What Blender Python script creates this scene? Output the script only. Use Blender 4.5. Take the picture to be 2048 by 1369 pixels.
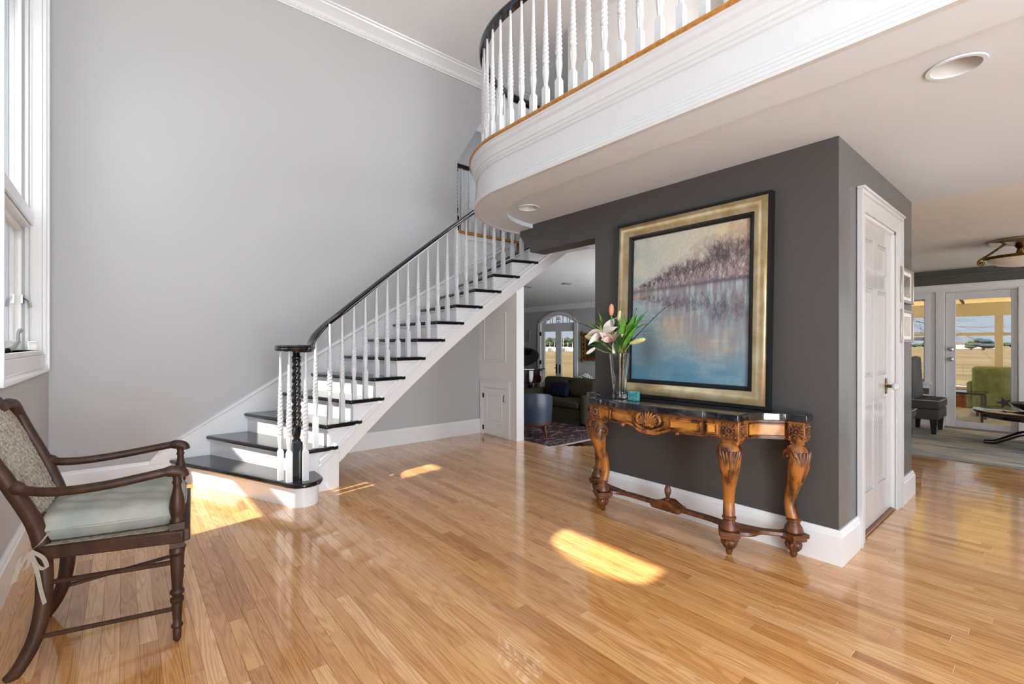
import bpy, math, random
from mathutils import Vector, Matrix
random.seed(7)
PI = math.pi
scene = bpy.context.scene
COL = scene.collection
for o in list(bpy.data.objects):
    bpy.data.objects.remove(o, do_unlink=True)

# ------------------------------------------------------------------ camera, sky, sun, exposure
EYE = 1.22
cam_d = bpy.data.cameras.new('camera'); cam = bpy.data.objects.new('camera', cam_d); COL.objects.link(cam)
cam.location = (0, 0, EYE); cam.rotation_euler = (PI / 2, 0, -math.radians(40.0))
cam_d.sensor_width = 36; cam_d.lens = 928.0 / 2048 * 36; cam_d.shift_y = 2.5 / 2048
cam_d.clip_start = .05; cam_d.clip_end = 2000
scene.camera = cam
scene.view_settings.view_transform = 'Standard'
scene.view_settings.look = 'None'
scene.view_settings.gamma = 1
scene.view_settings.use_curve_mapping = False
scene.view_settings.exposure = 0.5
scene.cycles.use_denoising = True
scene.cycles.max_bounces = 7
scene.cycles.diffuse_bounces = 4
scene.cycles.use_light_tree = False
scene.cycles.glossy_bounces = 3
scene.cycles.transmission_bounces = 8
scene.cycles.adaptive_threshold = .05
scene.cycles.transparent_max_bounces = 12
scene.cycles.caustics_reflective = False
scene.cycles.caustics_refractive = False
scene.cycles.sample_clamp_indirect = 8

world = bpy.data.worlds.new('sky'); scene.world = world
world.use_nodes = True
wn = world.node_tree; wn.nodes.clear()
w_out = wn.nodes.new('ShaderNodeOutputWorld'); w_bg = wn.nodes.new('ShaderNodeBackground')
w_tc = wn.nodes.new('ShaderNodeTexCoord'); w_sep = wn.nodes.new('ShaderNodeSeparateXYZ')
w_ramp = wn.nodes.new('ShaderNodeValToRGB')
w_ramp.color_ramp.elements[0].position = 0.0; w_ramp.color_ramp.elements[0].color = (.74, .86, 1.0, 1)
w_ramp.color_ramp.elements[1].position = 0.55; w_ramp.color_ramp.elements[1].color = (.58, .75, 1.0, 1)
wn.links.new(w_tc.outputs['Generated'], w_sep.inputs[0]); wn.links.new(w_sep.outputs['Z'], w_ramp.inputs[0])
wn.links.new(w_ramp.outputs[0], w_bg.inputs[0]); wn.links.new(w_bg.outputs[0], w_out.inputs[0])
w_bg.inputs[1].default_value = 0.5

sun_d = bpy.data.lights.new('sun', 'SUN'); sun = bpy.data.objects.new('sun', sun_d); COL.objects.link(sun)
sun.rotation_euler = Vector((1.0, .17, -1.5)).to_track_quat('-Z', 'Y').to_euler()
sun_d.energy = 8.5; sun_d.angle = math.radians(.9); sun_d.color = (1.0, .95, .87)

# added area lights: invented fills out of view, plus one at the tall window
def area_light(name, loc, aim, sx, sz, power, col=(.90, .955, 1.02)):
    d = bpy.data.lights.new(name, 'AREA'); d.shape = 'RECTANGLE'; d.size = sx; d.size_y = sz; d.energy = power; d.color = col
    o = bpy.data.objects.new(name, d); COL.objects.link(o); o.location = loc
    o.rotation_euler = Vector(aim).to_track_quat('-Z', 'Z').to_euler(); return o
area_light('front_upper_fill', (.8, -2.5, 3.75), (0, 1, -.1), 2.4, 2.0, 18)
area_light('entrance_fill', (-.43, -1.2, 1.05), (1, .5, .25), 1.9, 1.9, 20)
area_light('front_low_fill', (.1, -2.5, 1.1), (.0, 1, .12), 1.2, 2.0, 165)
area_light('side_room_fill', (5.1, -1.4, 1.0), (-1, .35, .2), 1.9, 1.8, 9)
area_light('upper_side_fill', (4.25, .6, 4.4), (-1, .45, -.6), 2.0, .8, 130)
area_light('tall_window_daylight', (-.66, 4.08, 2.85), (1, 0, 0), 1.3, 3.2, 24)
area_light('upper_hall_fill', (3.2, -2.5, 3.8), (0, 1, 0), 2.0, 1.8, 45)
area_light('landing_fill', (5.15, 5.85, 3.9), (-1, 0, 0), 1.0, 1.4, 9)
area_light('family_room_fill', (7.8, -2.5, 1.2), (0, 1, .1), 2.8, 2.0, 42)
area_light('living_room_fill', (6.2, 2.95, .9), (-.1, 1, 0), 2.4, 2.0, 75)

# unseen point light added above and behind the camera to brighten the hall
cd_ = bpy.data.lights.new('hall_fill', 'POINT'); cd_.energy = 36; cd_.shadow_soft_size = .35; cd_.color = (.95, .975, 1.0)
co_ = bpy.data.objects.new('hall_fill', cd_); COL.objects.link(co_); co_.location = (.1, -.6, 3.7)

# ------------------------------------------------------------------ helpers
def lin(h):
    h = h.lstrip('#'); r = []
    for i in (0, 2, 4):
        c = int(h[i:i + 2], 16) / 255
        r.append(c / 12.92 if c <= .04045 else ((c + .055) / 1.055) ** 2.4)
    return (r[0], r[1], r[2], 1)

def mat(name, col, rough=.5, metal=0.0, spec=.5, coat=0.0, bump=None, var=None, emit=None):
    """principled material; var = (scale xyz, second colour, low, high) noise mix, bump = (scale xyz, strength)"""
    m = bpy.data.materials.new(name); m.use_nodes = True
    nt = m.node_tree; b = nt.nodes['Principled BSDF']
    c = lin(col) if isinstance(col, str) else col
    b.inputs['Base Color'].default_value = c
    b.inputs['Roughness'].default_value = rough; b.inputs['Metallic'].default_value = metal
    b.inputs['Specular IOR Level'].default_value = spec; b.inputs['Coat Weight'].default_value = coat
    if coat: b.inputs['Coat Roughness'].default_value = .05
    if emit:
        b.inputs['Emission Color'].default_value = lin(emit[0]); b.inputs['Emission Strength'].default_value = emit[1]
    def noise(sc, det=4):
        tc = nt.nodes.new('ShaderNodeTexCoord'); mp = nt.nodes.new('ShaderNodeMapping')
        mp.inputs['Scale'].default_value = sc
        nz = nt.nodes.new('ShaderNodeTexNoise'); nz.inputs['Scale'].default_value = 1; nz.inputs['Detail'].default_value = det
        nt.links.new(tc.outputs['Object'], mp.inputs[0]); nt.links.new(mp.outputs[0], nz.inputs['Vector'])
        return nz.outputs['Fac']
    if var:
        sc, c2, lo, hi = var
        rp = nt.nodes.new('ShaderNodeValToRGB')
        rp.color_ramp.elements[0].position = lo; rp.color_ramp.elements[0].color = c
        rp.color_ramp.elements[1].position = hi; rp.color_ramp.elements[1].color = lin(c2)
        nt.links.new(noise(sc), rp.inputs[0]); nt.links.new(rp.outputs[0], b.inputs['Base Color'])
    if bump:
        bp = nt.nodes.new('ShaderNodeBump'); bp.inputs['Strength'].default_value = bump[1]; bp.inputs['Distance'].default_value = .002
        nt.links.new(noise(bump[0]), bp.inputs['Height']); nt.links.new(bp.outputs[0], b.inputs['Normal'])
    return m

def glass_mat(name, tint=(1, 1, 1, 1), gloss=.07):
    m = bpy.data.materials.new(name); m.use_nodes = True; nt = m.node_tree; nt.nodes.clear()
    o = nt.nodes.new('ShaderNodeOutputMaterial'); t = nt.nodes.new('ShaderNodeBsdfTransparent'); g = nt.nodes.new('ShaderNodeBsdfGlossy')
    t.inputs[0].default_value = tint; g.inputs['Roughness'].default_value = .02
    fr = nt.nodes.new('ShaderNodeLayerWeight'); fr.inputs[0].default_value = .5
    pw = nt.nodes.new('ShaderNodeMath'); pw.operation = 'POWER'; pw.inputs[1].default_value = 5.0
    ma = nt.nodes.new('ShaderNodeMath'); ma.operation = 'MULTIPLY_ADD'; ma.inputs[1].default_value = .8; ma.inputs[2].default_value = gloss * .6
    nt.links.new(fr.outputs['Facing'], pw.inputs[0]); nt.links.new(pw.outputs[0], ma.inputs[0])
    mx = nt.nodes.new('ShaderNodeMixShader')
    nt.links.new(ma.outputs[0], mx.inputs[0]); nt.links.new(t.outputs[0], mx.inputs[1]); nt.links.new(g.outputs[0], mx.inputs[2])
    nt.links.new(mx.outputs[0], o.inputs[0])
    return m

ORG = {}
def org(o):
    return ORG.get(o.name, Vector((0, 0, 0))) if o else Vector((0, 0, 0))

class MB:
    """collects shapes, build() links them as ONE mesh object"""
    def __init__(s): s.v = []; s.f = []
    def add(s, vs, fs):
        k = len(s.v); s.v += [tuple(p) for p in vs]; s.f += [tuple(i + k for i in f) for f in fs]; return s
    def poly(s, pts): return s.add(pts, [tuple(range(len(pts)))])
    def box(s, a, b):
        x0, y0, z0 = [min(a[i], b[i]) for i in range(3)]; x1, y1, z1 = [max(a[i], b[i]) for i in range(3)]
        return s.add([(x0, y0, z0), (x1, y0, z0), (x1, y1, z0), (x0, y1, z0), (x0, y0, z1), (x1, y0, z1), (x1, y1, z1), (x0, y1, z1)],
                     [(3, 2, 1, 0), (4, 5, 6, 7), (0, 1, 5, 4), (1, 2, 6, 5), (2, 3, 7, 6), (3, 0, 4, 7)])
    def cbox(s, c, d, rz=0.0, ry=0.0, rx=0.0):
        R = Matrix.Rotation(rz, 3, 'Z') @ Matrix.Rotation(ry, 3, 'Y') @ Matrix.Rotation(rx, 3, 'X')
        vs = []
        for z in (-.5, .5):
            for x, y in ((-.5, -.5), (.5, -.5), (.5, .5), (-.5, .5)):
                vs.append(Vector(c) + R @ Vector((x * d[0], y * d[1], z * d[2])))
        return s.add(vs, [(3, 2, 1, 0), (4, 5, 6, 7), (0, 1, 5, 4), (1, 2, 6, 5), (2, 3, 7, 6), (3, 0, 4, 7)])
    def prism(s, pl, lo, hi, axis='z'):
        def P(a, b, h): return (a, b, h) if axis == 'z' else ((a, h, b) if axis == 'y' else (h, a, b))
        n = len(pl); vs = [P(a, b, lo) for a, b in pl] + [P(a, b, hi) for a, b in pl]
        fs = [tuple(range(n))[::-1], tuple(range(n, 2 * n))] + [(i, (i + 1) % n, n + (i + 1) % n, n + i) for i in range(n)]
        return s.add(vs, fs)
    def lathe(s, prof, c=(0, 0, 0), n=20, mod=None, axis='z', cap=True):
        vs = []; m = len(prof)
        for r, z in prof:
            for k in range(n):
                t = 2 * PI * k / n; rr = r * (mod(t, z) if mod else 1)
                a, b = rr * math.cos(t), rr * math.sin(t)
                p = (a, b, z) if axis == 'z' else ((z, a, b) if axis == 'x' else (b, z, a))
                vs.append((c[0] + p[0], c[1] + p[1], c[2] + p[2]))
        fs = [(i * n + k, i * n + (k + 1) % n, (i + 1) * n + (k + 1) % n, (i + 1) * n + k) for i in range(m - 1) for k in range(n)]
        if cap: fs += [tuple(range(n))[::-1], tuple(range((m - 1) * n, m * n))]
        return s.add(vs, fs)
    def tube(s, pts, rad, n=8, cap=True, flat=1.0, squar=False):
        pts = [Vector(p) for p in pts]; m = len(pts)
        rad = rad if isinstance(rad, (list, tuple)) else [rad] * m
        up = None; vs = []
        for i, p in enumerate(pts):
            t = (pts[min(i + 1, m - 1)] - pts[max(i - 1, 0)]).normalized()
            if up is None: up = Vector((0, 0, 1)) if abs(t.z) < .9 else Vector((1, 0, 0))
            a = t.cross(up)
            if a.length < 1e-5: a = t.cross(Vector((0, 1, 0)))
            a.normalize(); b = a.cross(t).normalized(); up = b
            for k in range(n):
                q = 2 * PI * (k + .5) / n
                vs.append(p + a * (rad[i] * math.cos(q)) + b * (rad[i] * flat * math.sin(q)))
        fs = [(i * n + k, i * n + (k + 1) % n, (i + 1) * n + (k + 1) % n, (i + 1) * n + k) for i in range(m - 1) for k in range(n)]
        if cap: fs += [tuple(range(n))[::-1], tuple(range((m - 1) * n, m * n))]
        return s.add(vs, fs)
    def sweep(s, prof, path, side=1, closed=False):
        """profile (u sideways, v up) swept along a path with mitred horizontal normals; u>0 is to the right of travel when side=1"""
        path = [Vector(p) for p in path]; m = len(path); k = len(prof); vs = []
        for i, p in enumerate(path):
            if closed: a, b = path[i - 1], path[(i + 1) % m]
            else: a, b = path[max(i - 1, 0)], path[min(i + 1, m - 1)]
            d1 = (p - a); d2 = (b - p)
            d1.z = d2.z = 0
            if d1.length < 1e-6: d1 = d2.copy()
            if d2.length < 1e-6: d2 = d1.copy()
            d1.normalize(); d2.normalize()
            n1 = Vector((d1.y, -d1.x, 0)) * side; n2 = Vector((d2.y, -d2.x, 0)) * side
            nn = (n1 + n2)
            nn = nn.normalized() if nn.length > 1e-4 else n1
            sc = 1 / max(.35, nn.dot(n1))
            for u, v in prof: vs.append(p + nn * (u * sc) + Vector((0, 0, v)))
        R = m if closed else m - 1
        fs = [(i * k + j, i * k + (j + 1) % k, ((i + 1) % m) * k + (j + 1) % k, ((i + 1) % m) * k + j) for i in range(R) for j in range(k)]
        if not closed: fs += [tuple(range(k))[::-1], tuple(range((m - 1) * k, m * k))]
        return s.add(vs, fs)
    def sphere(s, c, r, n=12, m=8):
        r = r if isinstance(r, (tuple, list)) else (r, r, r)
        vs = []; fs = []
        for i in range(m + 1):
            a = PI * i / m
            for k in range(n):
                t = 2 * PI * k / n
                vs.append((c[0] + r[0] * math.sin(a) * math.cos(t), c[1] + r[1] * math.sin(a) * math.sin(t), c[2] + r[2] * math.cos(a)))
        for i in range(m):
            for k in range(n): fs.append((i * n + k, (i + 1) * n + k, (i + 1) * n + (k + 1) % n, i * n + (k + 1) % n))
        return s.add(vs, fs)
    def mesh(s, name, m, off=Vector((0, 0, 0)), smooth=35):
        me = bpy.data.meshes.new(name)
        me.from_pydata([(p[0] - off.x, p[1] - off.y, p[2] - off.z) for p in s.v], [], s.f)
        me.validate(); me.update()
        # consistent outward normals
        import bmesh
        bm = bmesh.new(); bm.from_mesh(me); bmesh.ops.recalc_face_normals(bm, faces=bm.faces); bm.to_mesh(me); bm.free()
        if m: me.materials.append(m)
        if smooth:
            me.shade_smooth(); me.set_sharp_from_angle(angle=math.radians(smooth))
        return me
    def build(s, name, m, parent=None, bevel=0, seg=2, smooth=35, sub=0, local=False):
        off = Vector((0, 0, 0)) if (local or not parent) else org(parent)
        o = bpy.data.objects.new(name, s.mesh(name, m, off, smooth)); COL.objects.link(o)
        if parent: o.parent = parent; ORG[o.name] = off
        if bevel:
            md = o.modifiers.new('bevel', 'BEVEL'); md.width = bevel; md.segments = seg; md.limit_method = 'ANGLE'; md.angle_limit = math.radians(40)
            o.data.shade_smooth(); o.data.set_sharp_from_angle(angle=math.radians(80))
        if sub:
            md = o.modifiers.new('sub', 'SUBSURF'); md.levels = sub; md.render_levels = sub
        return o

def tag(o, label, cat, group=None, kind=None):
    o['label'] = label; o['category'] = cat
    if group: o['group'] = group
    if kind: o['kind'] = kind
    return o
def struct(o, label, cat): return tag(o, label, cat, None, 'structure')
def thing(name, label, cat, loc=(0, 0, 0), rz=0, group=None, kind=None):
    o = bpy.data.objects.new(name, None); COL.objects.link(o); o.location = loc; o.rotation_euler = (0, 0, rz)
    o.empty_display_size = .1; ORG[o.name] = Vector(loc)
    return tag(o, label, cat, group, kind)
def copy_tree(o, parent=None):
    c = o.copy(); COL.objects.link(c); c.parent = parent
    for ch in o.children: copy_tree(ch, c)
    return c
def inst(o, name, parent, loc, rz=0):
    c = bpy.data.objects.new(name, o.data if hasattr(o, 'data') else o); COL.objects.link(c); c.parent = parent
    c.location = Vector(loc) - org(parent); c.rotation_euler = (0, 0, rz); return c
def smooth_path(pts, k=6):
    """Catmull-Rom through points"""
    P = [Vector(p) for p in pts]; out = []
    for i in range(len(P) - 1):
        p0 = P[max(i - 1, 0)]; p1 = P[i]; p2 = P[i + 1]; p3 = P[min(i + 2, len(P) - 1)]
        for j in range(k):
            t = j / k
            out.append(.5 * ((2 * p1) + (p2 - p0) * t + (2 * p0 - 5 * p1 + 4 * p2 - p3) * t * t + (3 * p1 - p0 - 3 * p2 + p3) * t ** 3))
    out.append(P[-1]); return out

# ------------------------------------------------------------------ materials
WALL = mat('grey_paint', '#b2b3b4', .55, spec=.35)
DARK = mat('charcoal_paint', '#4a4847', .45, spec=.4)
GREYP = mat('grey_satin_paint', '#5a5a5a', .26, spec=.5)
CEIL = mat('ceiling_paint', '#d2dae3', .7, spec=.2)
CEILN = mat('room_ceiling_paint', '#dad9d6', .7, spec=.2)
CEILH = mat('brightened_ceiling_paint', '#f0f1f2', .7, spec=.2)  # ceiling white raised in colour because little light reaches the tall ceiling
WHITE = mat('white_gloss_paint', '#dfe0e1', .22, spec=.5)
FASC = mat('dimmed_white_paint', '#cbcccd', .3, spec=.45)  # white paint toned down in colour where trim takes too much light
OFFW = mat('off_white_paint', '#dedddb', .4, spec=.4)
BLACK = mat('black_lacquer', '#0c0c0f', .14, spec=.6, coat=.5)
OAKN = mat('oak_nosing', '#b98243', .35, var=((3, 40, 40), '#8f5c28', .35, .75))
GLASS = glass_mat('window_glass')
STEEL = mat('brushed_nickel', '#b9b7b2', .28, 1.0)
BRASS = mat('aged_brass', '#8a6a2c', .28, 1.0, var=((40, 40, 40), '#4a3717', .4, .7))
IRON = mat('black_iron', '#1b1a19', .4, .6)
# ================================================================== THE SETTING
XL, YB, XD = -.447, 5.15, 3.02           # left wall, back wall, charcoal wall
CZ, HZ = 2.364, 4.87                      # low ceiling, tall ceiling
BBH = .19
def floor_mat():
    m = bpy.data.materials.new('oak_strip_floor'); m.use_nodes = True; nt = m.node_tree; N = nt.nodes; L = nt.links
    b = N['Principled BSDF']
    geo = N.new('ShaderNodeNewGeometry'); at = N.new('ShaderNodeAttribute'); at.attribute_name = 'rnd'
    sep = N.new('ShaderNodeSeparateXYZ'); L.new(geo.outputs['Position'], sep.inputs[0])
    def math_(op, a, bb=None, c=None):
        n = N.new('ShaderNodeMath'); n.operation = op
        for i, q in enumerate((a, bb, c)):
            if q is None: continue
            if isinstance(q, (int, float)): n.inputs[i].default_value = q
            else: L.new(q, n.inputs[i])
        return n.outputs[0]
    r = at.outputs['Fac']
    def vec(sx, sy, ox, oy):
        c = N.new('ShaderNodeCombineXYZ')
        L.new(math_('MULTIPLY_ADD', sep.outputs['X'], sx, math_('MULTIPLY', r, ox)), c.inputs[0])
        L.new(math_('MULTIPLY_ADD', sep.outputs['Y'], sy, math_('MULTIPLY', r, oy)), c.inputs[1])
        L.new(math_('MULTIPLY', r, 53.0), c.inputs[2]); return c.outputs[0]
    def noise(v, sc, det, dist=0):
        n = N.new('ShaderNodeTexNoise'); n.inputs['Scale'].default_value = sc; n.inputs['Detail'].default_value = det
        n.inputs['Distortion'].default_value = dist; L.new(v, n.inputs['Vector']); return n.outputs['Fac']
    low = noise(vec(15, .85, 91, 47), 1.0, 1.5, .25)
    rings = math_('SINE', math_('MULTIPLY', low, 95.0))
    rings = math_('POWER', math_('MULTIPLY_ADD', rings, .5, .5), 2.2)
    fine = noise(vec(420, 9, 13, 7), 1.0, 3)
    streak = noise(vec(45, .7, 31, 17), 1.0, 3)
    tone = N.new('ShaderNodeValToRGB'); cr = tone.color_ramp
    cr.elements[0].position = 0; cr.elements[0].color = lin('#bd8549')
    cr.elements[1].position = 1; cr.elements[1].color = lin('#edbf87')
    for p, c in ((.12, '#cf9759'), (.5, '#dca667'), (.85, '#e5b374')):
        e = cr.elements.new(p); e.color = lin(c)
    L.new(r, tone.inputs[0])
    def mixc(f, a, bcol, mode='MULTIPLY'):
        n = N.new('ShaderNodeMix'); n.data_type = 'RGBA'; n.blend_type = mode
        if isinstance(f, (int, float)): n.inputs[0].default_value = f
        else: L.new(f, n.inputs[0])
        L.new(a, n.inputs[6])
        if isinstance(bcol, tuple): n.inputs[7].default_value = bcol
        else: L.new(bcol, n.inputs[7])
        return n.outputs[2]
    c1 = mixc(math_('MULTIPLY', rings, .42), tone.outputs[0], lin('#b98a60'))
    fr = math_('MULTIPLY', math_('SMOOTH_MIN', math_('MAXIMUM', math_('MULTIPLY_ADD', fine, 3.2, -1.5), 0.0), 1.0, .1), .38)
    c2 = mixc(fr, c1, lin('#a87c56'))
    c3 = mixc(math_('MULTIPLY', streak, .3), c2, lin('#c79c74'))
    L.new(c3, b.inputs['Base Color'])
    b.inputs['Specular IOR Level'].default_value = .5
    b.inputs['Coat Weight'].default_value = .8; b.inputs['Coat Roughness'].default_value = .04
    L.new(math_('MULTIPLY_ADD', noise(vec(3, 3, 0, 0), 1.0, 3), .10, .15), b.inputs['Roughness'])
    bp = N.new('ShaderNodeBump'); bp.inputs['Strength'].default_value = .16; bp.inputs['Distance'].default_value = .001
    wav = noise(vec(16, 1.4, 7, 3), 1.0, 1)
    L.new(math_('ADD', math_('MULTIPLY', rings, .35), math_('MULTIPLY', wav, 3.0)), bp.inputs['Height'])
    L.new(bp.outputs[0], b.inputs['Normal']); L.new(bp.outputs[0], b.inputs['Coat Normal'])
    return m
OAK = floor_mat()
SUBF = mat('subfloor_dark', '#8a6240', .7)

def make_floor():
    fl = MB()
    base = [(XL - .15, -2.6), (9.2, -2.6), (9.2, 2.6), (4.9, 2.6), (4.9, 3.1), (4.28, 3.59), (3.86, 3.94), (3.86, 5.15), (XL - .15, 5.15)]
    fl.prism(base, -.06, -.004)
    f = fl.build('floor', SUBF)
    struct(f, 'honey oak strip floor running through the entrance hall', 'floor')
    W = .0605; planks = []
    rnd = random.Random(3)
    def yr(x):
        if x < 3.06: return [(-2.6, 5.15)]
        if x < 3.84: return [(-2.6, .8), (2.5, 5.15)]
        if x < 4.28: return [(-2.6, .8), (2.5, 3.94 - (x - 3.86) * .83)]
        if x < 4.9: return [(-2.6, .8), (2.5, 3.1)]
        return [(-2.6, 2.6)]
    x = XL + .015
    while x < 9.2:
        for y0, y1 in yr(x + W / 2):
            y = y0 - rnd.random() * .9
            while y < y1:
                ln = rnd.choice((.45, .6, .75, .9, 1.1, 1.35)) * (.85 + .3 * rnd.random())
                a, b = max(y, y0), min(y + ln, y1)
                if b - a > .02: planks.append((x, a, x + W, b))
                y += ln
        x += W
    s4, c4 = math.sin(math.radians(40)), math.cos(math.radians(40))
    def size(p):
        tot = 0; n = 6
        for i in range(n):
            X = (p[0] + p[2]) / 2; Y = p[1] + (p[3] - p[1]) * (i + .5) / n
            d = X * s4 + Y * c4; r = X * c4 - Y * s4
            if d < .3: continue
            u = 1024 + 928 * r / d; v = 687 + 928 * EYE / d
            if 0 < u < 2048 and v < 1369: tot += (p[3] - p[1]) / n * .06 / d ** 3
        return tot
    order = sorted(planks, key=lambda p: -size(p))
    def one(p):
        g = .0004
        x0, y0, x1, y1 = p[0] + g, p[1] + g, p[2] - g, p[3] - g
        e = .0006; z = 0.0
        vs = [(x0 + e, y0 + e, z), (x1 - e, y0 + e, z), (x1 - e, y1 - e, z), (x0 + e, y1 - e, z), (x0, y0, z - .0005), (x1, y0, z - .0005), (x1, y1, z - .0005), (x0, y1, z - .0005),
              (x0, y0, -.004), (x1, y0, -.004), (x1, y1, -.004), (x0, y1, -.004)]
        fs = [(0, 1, 2, 3)] + [(4 + i, 4 + (i + 1) % 4, (i + 1) % 4, i) for i in range(4)] + [(8 + i, 8 + (i + 1) % 4, 4 + (i + 1) % 4, 4 + i) for i in range(4)]
        return vs, fs
    def fin(name, data, rs):
        me = bpy.data.meshes.new(name); V = []; F = []; R = []
        for (vs, fs), q in zip(data, rs):
            k = len(V); V += vs; F += [tuple(i + k for i in ff) for ff in fs]; R += [q] * len(vs)
        me.from_pydata(V, [], F); me.update(); me.materials.append(OAK)
        at = me.attributes.new('rnd', 'FLOAT', 'POINT'); at.data.foreach_set('value', R)
        o = bpy.data.objects.new(name, me); COL.objects.link(o); o.parent = f; return o
    for p in order[:300]: fin('plank', [one(p)], [rnd.random()])
    rest = fin('planks', [one(p) for p in order[300:]], [rnd.random() for _ in order[300:]])
    rest['kind'] = 'stuff'
make_floor()

def bb_prof(h=BBH, t=.022): return [(0, 0), (t, 0), (t, h - .035), (t - .006, h - .028), (t - .008, h - .012), (t - .014, h), (0, h)]

# ---- left wall with the tall window and an unseen opening shaped for the round sun patch
def wall_with_holes(name, m, axis, c0, c1, u0, u1, z0, z1, holes):
    """axis-aligned wall slab; holes are convex outlines [(u,z)...]; built as bands around each hole's bounding box"""
    w = MB()
    def slab(a, b, za, zb):
        if b - a < 1e-4 or zb - za < 1e-4: return
        if axis == 'x': w.box((c0, a, za), (c1, b, zb))
        else: w.box((a, c0, za), (b, c1, zb))
    cuts = sorted(holes, key=lambda h: min(p[0] for p in h)); u = u0
    for h in cuts:
        a, b = min(p[0] for p in h), max(p[0] for p in h); lo, hi = min(p[1] for p in h), max(p[1] for p in h)
        slab(u, a, z0, z1); slab(a, b, z0, lo); slab(a, b, hi, z1); u = b
        if len(h) > 4:      # fill the corners between outline and box
            mid = (a + b) / 2
            for cu in (a, b):
                pts = [p for p in h if (p[0] <= mid + 1e-6 if cu == a else p[0] >= mid - 1e-6)]
                for p, q in zip(pts, pts[1:]):
                    if axis == 'x': w.prism([(cu, lo), p, q], c0, c1, 'x')
                    else: w.prism([(cu, lo), p, q], c0, c1, 'y')
    slab(u, u1, z0, z1)
    return w.build(name, m, smooth=0)
WY0, WY1, WZ0, WZ1 = 3.19, 4.76, 1.17, 4.5
bowl = [(.91, 4.25)] + [(1.28 + .37 * math.cos(PI + PI * i / 12), 3.87 + .31 * math.sin(PI + PI * i / 12)) for i in range(13)] + [(1.65, 4.25)]
wl = wall_with_holes('wall_left', WALL, 'x', XL - .16, XL, -2.6, YB + .2, 0, HZ + .1,
                     [[(WY0, WZ0), (WY1, WZ0), (WY1, WZ1), (WY0, WZ1)], bowl])
struct(wl, 'pale grey side wall with the tall white window', 'wall')

win = thing('window_1', 'tall white casement window with deep jamb above the chair', 'window', (XL, 4.1, WZ0), kind='structure')
b = MB(); cw = .085
for y0, y1, z0, z1 in ((WY0 - cw, WY0, WZ0 - .14, WZ1), (WY1, WY1 + cw, WZ0 - .14, WZ1), (WY0 - cw, WY1 + cw, WZ1 + .0005, WZ1 + cw - .002)):
    b.box((XL + .0002, y0, z0), (XL + .022, y1, z1))
b.box((XL + .0006, WY0 - cw - .002, WZ1 + cw), (XL + .035, WY1 + cw + .002, WZ1 + cw + .02))
b.box((XL + .0004, WY1 + cw - .018, WZ0 - .151), (XL + .034, WY1 + cw + .001, WZ1 + cw - .001)); b.box((XL + .0004, WY0 - cw - .001, WZ0 - .151), (XL + .034, WY0 - cw + .018, WZ1 + cw - .001))
b.build('window_casing', WHITE, win, bevel=.003)
b = MB(); b.box((XL - .16, WY0, WZ0 - .03), (XL + .012, WY1, WZ0)); b.build('window_sill', WHITE, win, bevel=.004)
b = MB(); b.box((XL + .0003, WY0 - cw + .02, WZ0 - .15), (XL + .018, WY1 + cw - .02, WZ0 - .031))
b.sweep([(0, 0), (.034, 0), (.034, .012), (.022, .03), (.026, .045), (0, .05)], [(XL, WY1 + cw, WZ0 - .155), (XL, WY0 - cw, WZ0 - .155)], side=-1)
b.build('window_apron', WHITE, win, bevel=.002)
b = MB()
for y in (WY0, WY1): b.box((XL - .16, y, WZ0), (XL, y + (-.0 if y == WY0 else 0) + (.012 if y == WY0 else -.012), WZ1))
b.build('window_jamb', WHITE, win)
def sash(y0, y1, z0, z1, xc, w=.055, t=.04):
    s = MB()
    s.box((xc - t / 2, y0, z0), (xc + t / 2, y0 + w, z1)); s.box((xc - t / 2, y1 - w, z0), (xc + t / 2, y1, z1))
    s.box((xc - t / 2, y0 + w, z0), (xc + t / 2, y1 - w, z0 + w * 1.2)); s.box((xc - t / 2, y0 + w, z1 - w), (xc + t / 2, y1 - w, z1))
    o = s.build('window_sash', WHITE, win, bevel=.004)
    g = MB(); g.box((xc - .003, y0 + w, z0 + w), (xc + .003, y1 - w, z1 - w)); g.build('window_pane', GLASS, o)
    return o
xc = XL - .115
SY0 = 3.36
sash(SY0, WY1 - .01, WZ0, 2.06, xc); sash(SY0, WY1 - .01, 2.15, WZ1, xc)
b = MB(); b.box((xc - .045, WY0 - .0, WZ0), (xc + .03, SY0 - .001, WZ1)); b.build('sun_block_panel', WHITE, win, bevel=.004)  # added blank panel beyond view that trims the sun's near edge
b = MB(); b.box((xc - .05, WY0, 2.04), (xc + .06, WY1, 2.17)); b.box((xc + .06, WY0, 2.06), (xc + .075, WY1, 2.15)); b.build('window_transom', WHITE, win, bevel=.006)
b = MB()
for y in (WY0 + .012, WY1 - .012):
    sg = 1 if y < 4 else -1
    b.box((xc + .03, y, WZ0), (xc + .05, y + sg * .022, WZ1)); b.box((xc + .055, y, WZ0), (xc + .065, y + sg * .012, WZ1))
b.build('window_stop', WHITE, win, bevel=.003)
# sash lock and crank
b = MB(); b.box((xc + .018, WY1 - .085, 1.50), (xc + .028, WY1 - .03, 1.56)); b.tube([(xc + .03, WY1 - .06, 1.545), (xc + .055, WY1 - .05, 1.52), (xc + .06, WY1 - .045, 1.475)], [.008, .009, .011], 8)
b.build('sash_lock', STEEL, win)
b = MB(); b.tube([(xc + .045, 3.98, WZ0 + .008), (xc + .06, 4.04, WZ0 + .02), (xc + .075, 4.09, WZ0 + .06), (xc + .075, 4.10, WZ0 + .11), (xc + .08, 4.14, WZ0 + .13)], [.016, .012, .011, .008, .013], 8)
b.build('window_crank', STEEL, win)

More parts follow.
